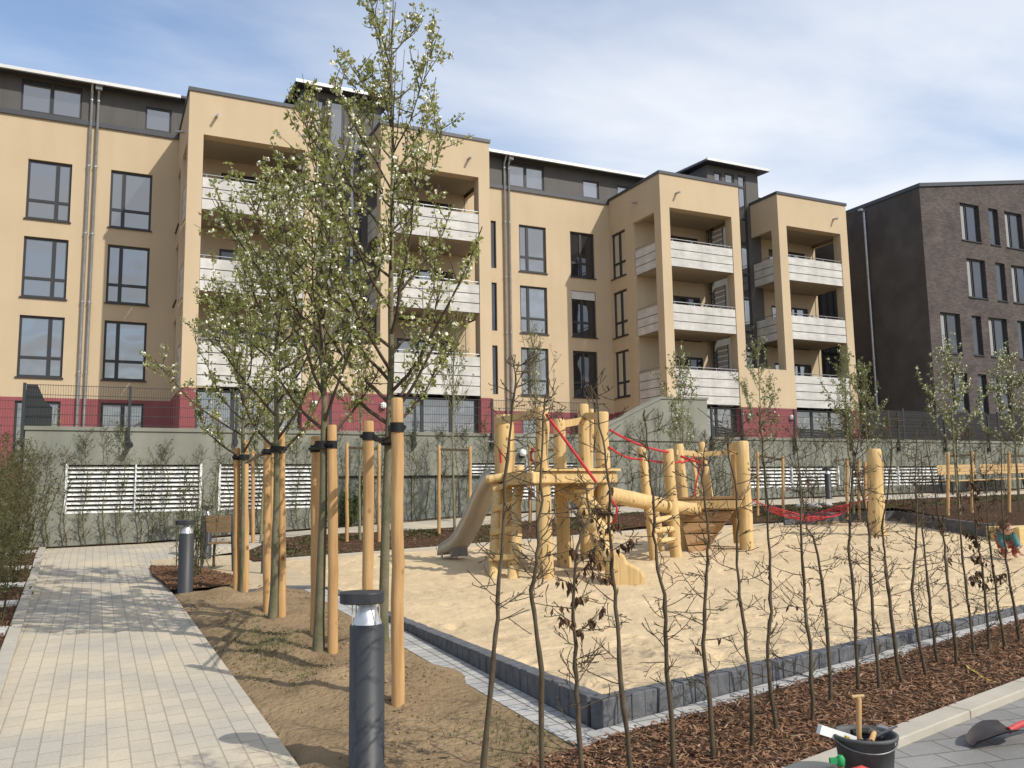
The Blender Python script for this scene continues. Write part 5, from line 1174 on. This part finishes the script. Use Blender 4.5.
skin('jacket', [K(.03, .03, .31), K(0, -.02, .385), K(-.05, -.11, .455), K(-.02, -.14, .44), K(.07, -.17, .30), K(.05, -.26, .17), K(-.13, -.12, .43), K(-.18, -.17, .30), K(-.15, -.26, .18)], [(0, 1), (1, 2), (2, 3), (3, 4), (4, 5), (2, 6), (6, 7), (7, 8)], [.125, .135, .115, .075, .058, .046, .075, .058, .046], 'jacket_teal', kid)
skin('trousers', [K(.03, .03, .29), K(.10, -.02, .27), K(.12, -.15, .22), K(.10, -.02, .07), K(-.05, .02, .27), K(-.07, -.13, .22), K(-.06, .0, .07)], [(0, 1), (1, 2), (2, 3), (0, 4), (4, 5), (5, 6)], [.115, .088, .07, .054, .088, .07, .054], 'trousers_red', kid)
hm = MB(); hc = K(-.09, -.22, .49)
hm.add(*(lambda bm: ([Vector((v_.co.x*.088, v_.co.y*.098, v_.co.z*.10))+hc for v_ in bm.verts], [[q.index for q in f_.verts] for f_ in bm.faces], True))((lambda bm: (bmesh.ops.create_icosphere(bm, subdivisions=3, radius=1), bm.verts.index_update(), bm)[2])(bmesh.new()))); hd_ = hm.build('head', 'skin', kid)
hm = MB(); hc2 = hc+Vector((0, .012, .018))
hm.add(*(lambda bm: ([Vector((v_.co.x*.096, v_.co.y*.102, v_.co.z*.098))*(1+.04*mnoise.noise(v_.co*4))+hc2 for v_ in bm.verts], [[q.index for q in f_.verts] for f_ in bm.faces if f_.calc_center_median().dot(Vector((0, 0, -1))) < .55], True))((lambda bm: (bmesh.ops.create_icosphere(bm, subdivisions=3, radius=1), bm.verts.index_update(), bm)[2])(bmesh.new()))); hm.build('hair', 'hair', hd_)
for sg in (-1, 1):
    hm = MB(); e = hc-ff_*.088+rr_*sg*.035+Vector((0, 0, -.012)); hm.lathe(e, [(.001, -.011), (.011, -.005), (.012, .004), (.001, .011)], 8); hm.build('eye', 'hair', hd_)
    hm = MB(); e = hc+rr_*sg*.088+Vector((0, 0, -.01)); hm.lathe(e, [(.001, -.022), (.014, -.01), (.016, .01), (.001, .022)], 8); hm.build('ear', 'skin', hd_)
    w0 = K(.05 if sg > 0 else -.14, -.31, .10)
    for f_ in range(5):
        hm = MB(); a = w0+rr_*(f_-2)*.011; hm.tube([a, a-ff_*.018+Vector((0, 0, -.018)), a-ff_*.024+Vector((0, 0, -.040))], [.008, .007, .005], 6); hm.build('finger', 'skin', kid)

# ------------------------------------------------------------------ gardening things in the foreground
g = hit(868, 792); g = Vector((g.x, g.y, H(g.x, g.y)+.012)); R_ = .155
bu = thing('bucket', g, 'grey rubber mortar bucket full of hand tools beside the concrete kerb', 'bucket')
m = MB(); m.lathe(g, [(.02, 0), (.115, 0), (.12, .01), (R_-.008, .26), (R_+.008, .262), (R_+.010, .278), (R_-.002, .28), (R_-.012, .262), (.108, .02), (.02, .018)], 36); m.build('body', 'bucket_rubber', bu)
m = MB(); m.tube([g+rr_*R_*cos(t)*1.02+ff_*(-R_*.9*sin(t))+Vector((0, 0, .262-.05*sin(t))) for t in [pi*i/14 for i in range(15)]], .005, 6); m.build('handle', 'tool_steel', bu)
db0 = dist(g)
def tl(name, label, cat): return thing(name, g+Vector((0, 0, .2)), label, cat)
o = tl('mallet', 'mallet with a worn wooden handle standing upright in the grey bucket', 'mallet'); m = MB(); a = atd(859, 734, db0+.03); t_ = atd(858.5, 697, db0+.03); m.tube([a-Vector((0, 0, .12)), a, t_-Vector((0, 0, .012)), t_], [.013, .013, .015, .011], 10); m.build('handle', 'stake_wood', o)
m = MB(); m.tube([atd(852, 697, db0+.03), atd(864, 696, db0+.03)], .010, 8); m.build('crosspiece', 'bench_wood', o)
o = tl('spirit_level', 'white aluminium level sticking out over the left rim of the bucket', 'spirit level'); m = MB(); m.beam(atd(819, 729, db0-.02), atd(868, 745, db0+.06), .03, .045); m.build('bar', 'white_paint', o); m = MB(); m.beam(atd(845, 737.5, db0-.05), atd(849, 738.8, db0-.05), .02, .02); m.build('vial', 'yellow_strap', o)
o = tl('trowel', 'black handled trowel lying across the bucket', 'trowel'); m = MB(); m.tube([atd(852, 733, db0+.08), atd(872, 731, db0+.1)], [.018, .016], 10); m.build('handle', 'rubber', o); m = MB(); p = [atd(872, 731, db0+.1), atd(880, 724, db0+.15), atd(893, 730, db0+.12), atd(884, 738, db0+.05)]; m.extr(p, (0, 0, .004)); m.build('blade', 'tool_steel', o, True)
o = tl('hammer', 'small hammer with pale round handle end facing the camera in the bucket', 'hammer'); m = MB(); m.tube([atd(871, 742, db0-.10), atd(874, 733, db0+.02)], [.015, .013], 10); m.build('handle', 'stake_wood', o); m = MB(); m.beam(atd(868, 730, db0+.04), atd(882, 735, db0+.04), .028, .028); m.build('head', 'tool_steel', o)
o = tl('chisel', 'steel chisel slanting across the bucket to its right rim', 'chisel'); m = MB(); m.beam(atd(866, 741, db0), atd(897, 726, db0+.03), .012, .008); m.build('blade', 'tool_steel', o); m = MB(); m.tube([atd(855, 742, db0+.02), atd(866, 741, db0)], .011, 8); m.build('handle', 'rubber', o)
# green and red tools on the ground just in front of the bucket
q = hit(843, 800); q = Vector((q.x, q.y, H(q.x, q.y)))
o = thing('hand_sprayer', q, 'green topped hand sprayer standing in front of the grey bucket', 'sprayer'); m = MB(); m.lathe(q, [(.03, 0), (.035, .01), (.035, .12), (.014, .16)], 16); m.build('bottle', 'red_paint', o)
m = MB(); m.lathe(q, [(.014, .16), (.02, .165), (.022, .20), (.012, .215)], 14); t_ = q+Vector((0, 0, .19)); m.obox(t_-rr_*.02, rr_*.035, ff_*.012, Vector((0, 0, .012))); m.build('nozzle', 'green_plastic', o)
q = hit(862, 805); q = Vector((q.x, q.y, H(q.x, q.y)))
o = thing('hand_rake', q, 'red handled hand tool lying in front of the bucket at the bottom edge', 'hand tool'); m = MB(); m.tube([q+rr_*x+Vector((0, 0, z)) for x, z in ((-.10, .10), (-.05, .155), (.01, .17), (.06, .15), (.10, .10))], .018, 10); m.build('handle', 'red_paint', o); m = MB(); m.tube([q+rr_*.10+Vector((0, 0, .10)), q+rr_*.13+Vector((0, 0, .01))], .010, 8); m.tube([q-rr_*.10+Vector((0, 0, .10)), q-rr_*.13+Vector((0, 0, .01))], .010, 8); m.build('feet', 'tool_steel', o)
# shovel lying on the grey paving, blade tipped up
q = hit(985, 748); zq = q.z
sh = thing('shovel', q, 'dark shovel blade with a red shaft lying tipped up on the grey paving', 'shovel'); ds = dist(q)
m = MB(); tip = atd(972, 746, ds-.02); rows_ = []
ca = atd(1012, 729, ds+.12); ax_ = (ca-tip); L_ = ax_.length; ax_.normalize(); s_ = ax_.cross(Vector((0, 0, 1))).normalized(); u_ = s_.cross(ax_)
nn, kk2 = 8, 7; vs_ = []
for i in range(nn+1):
    t = i/nn; wd = .12*min(1, (t*1.15+.08)**.45)*(1-.25*max(0, t-.75)/.25)
    for j in range(kk2):
        x = (j/(kk2-1)-.5)*2; vs_.append(tip+ax_*L_*t+s_*wd*x+u_*(.035*x*x+.02*sin(pi*t)))
m.add(vs_+[p-u_*.004 for p in vs_], [(i*kk2+j, i*kk2+j+1, (i+1)*kk2+j+1, (i+1)*kk2+j) for i in range(nn) for j in range(kk2-1)]+[tuple(nn*kk2*0+kk2*(nn+1)+q_ for q_ in (i*kk2+j, (i+1)*kk2+j, (i+1)*kk2+j+1, i*kk2+j+1)) for i in range(nn) for j in range(kk2-1)], True); m.build('blade', 'shovel_steel', sh)
m = MB(); m.tube([ca-ax_*.03, ca+ax_*.07+Vector((0, 0, .005)), ca+ax_*.9-Vector((0, 0, .06))], [.020, .019, .018], 10); m.build('shaft', 'red_paint', sh)
# yellow strap on the mulch
m = MB(); P = [hit(x, y)+Vector((0, 0, .05)) for x, y in ((967, 672), (971, 676), (977, 679), (983, 684), (991, 688), (996, 689))]
for a, b in zip(P, P[1:]): m.beam(a, b, .018, .003)
tag(m.build('strap', 'yellow_strap'), 'short yellow strap lying on the bark mulch by the kerb', 'strap')

for o in bpy.data.objects:
    if '_org' in o: del o['_org']
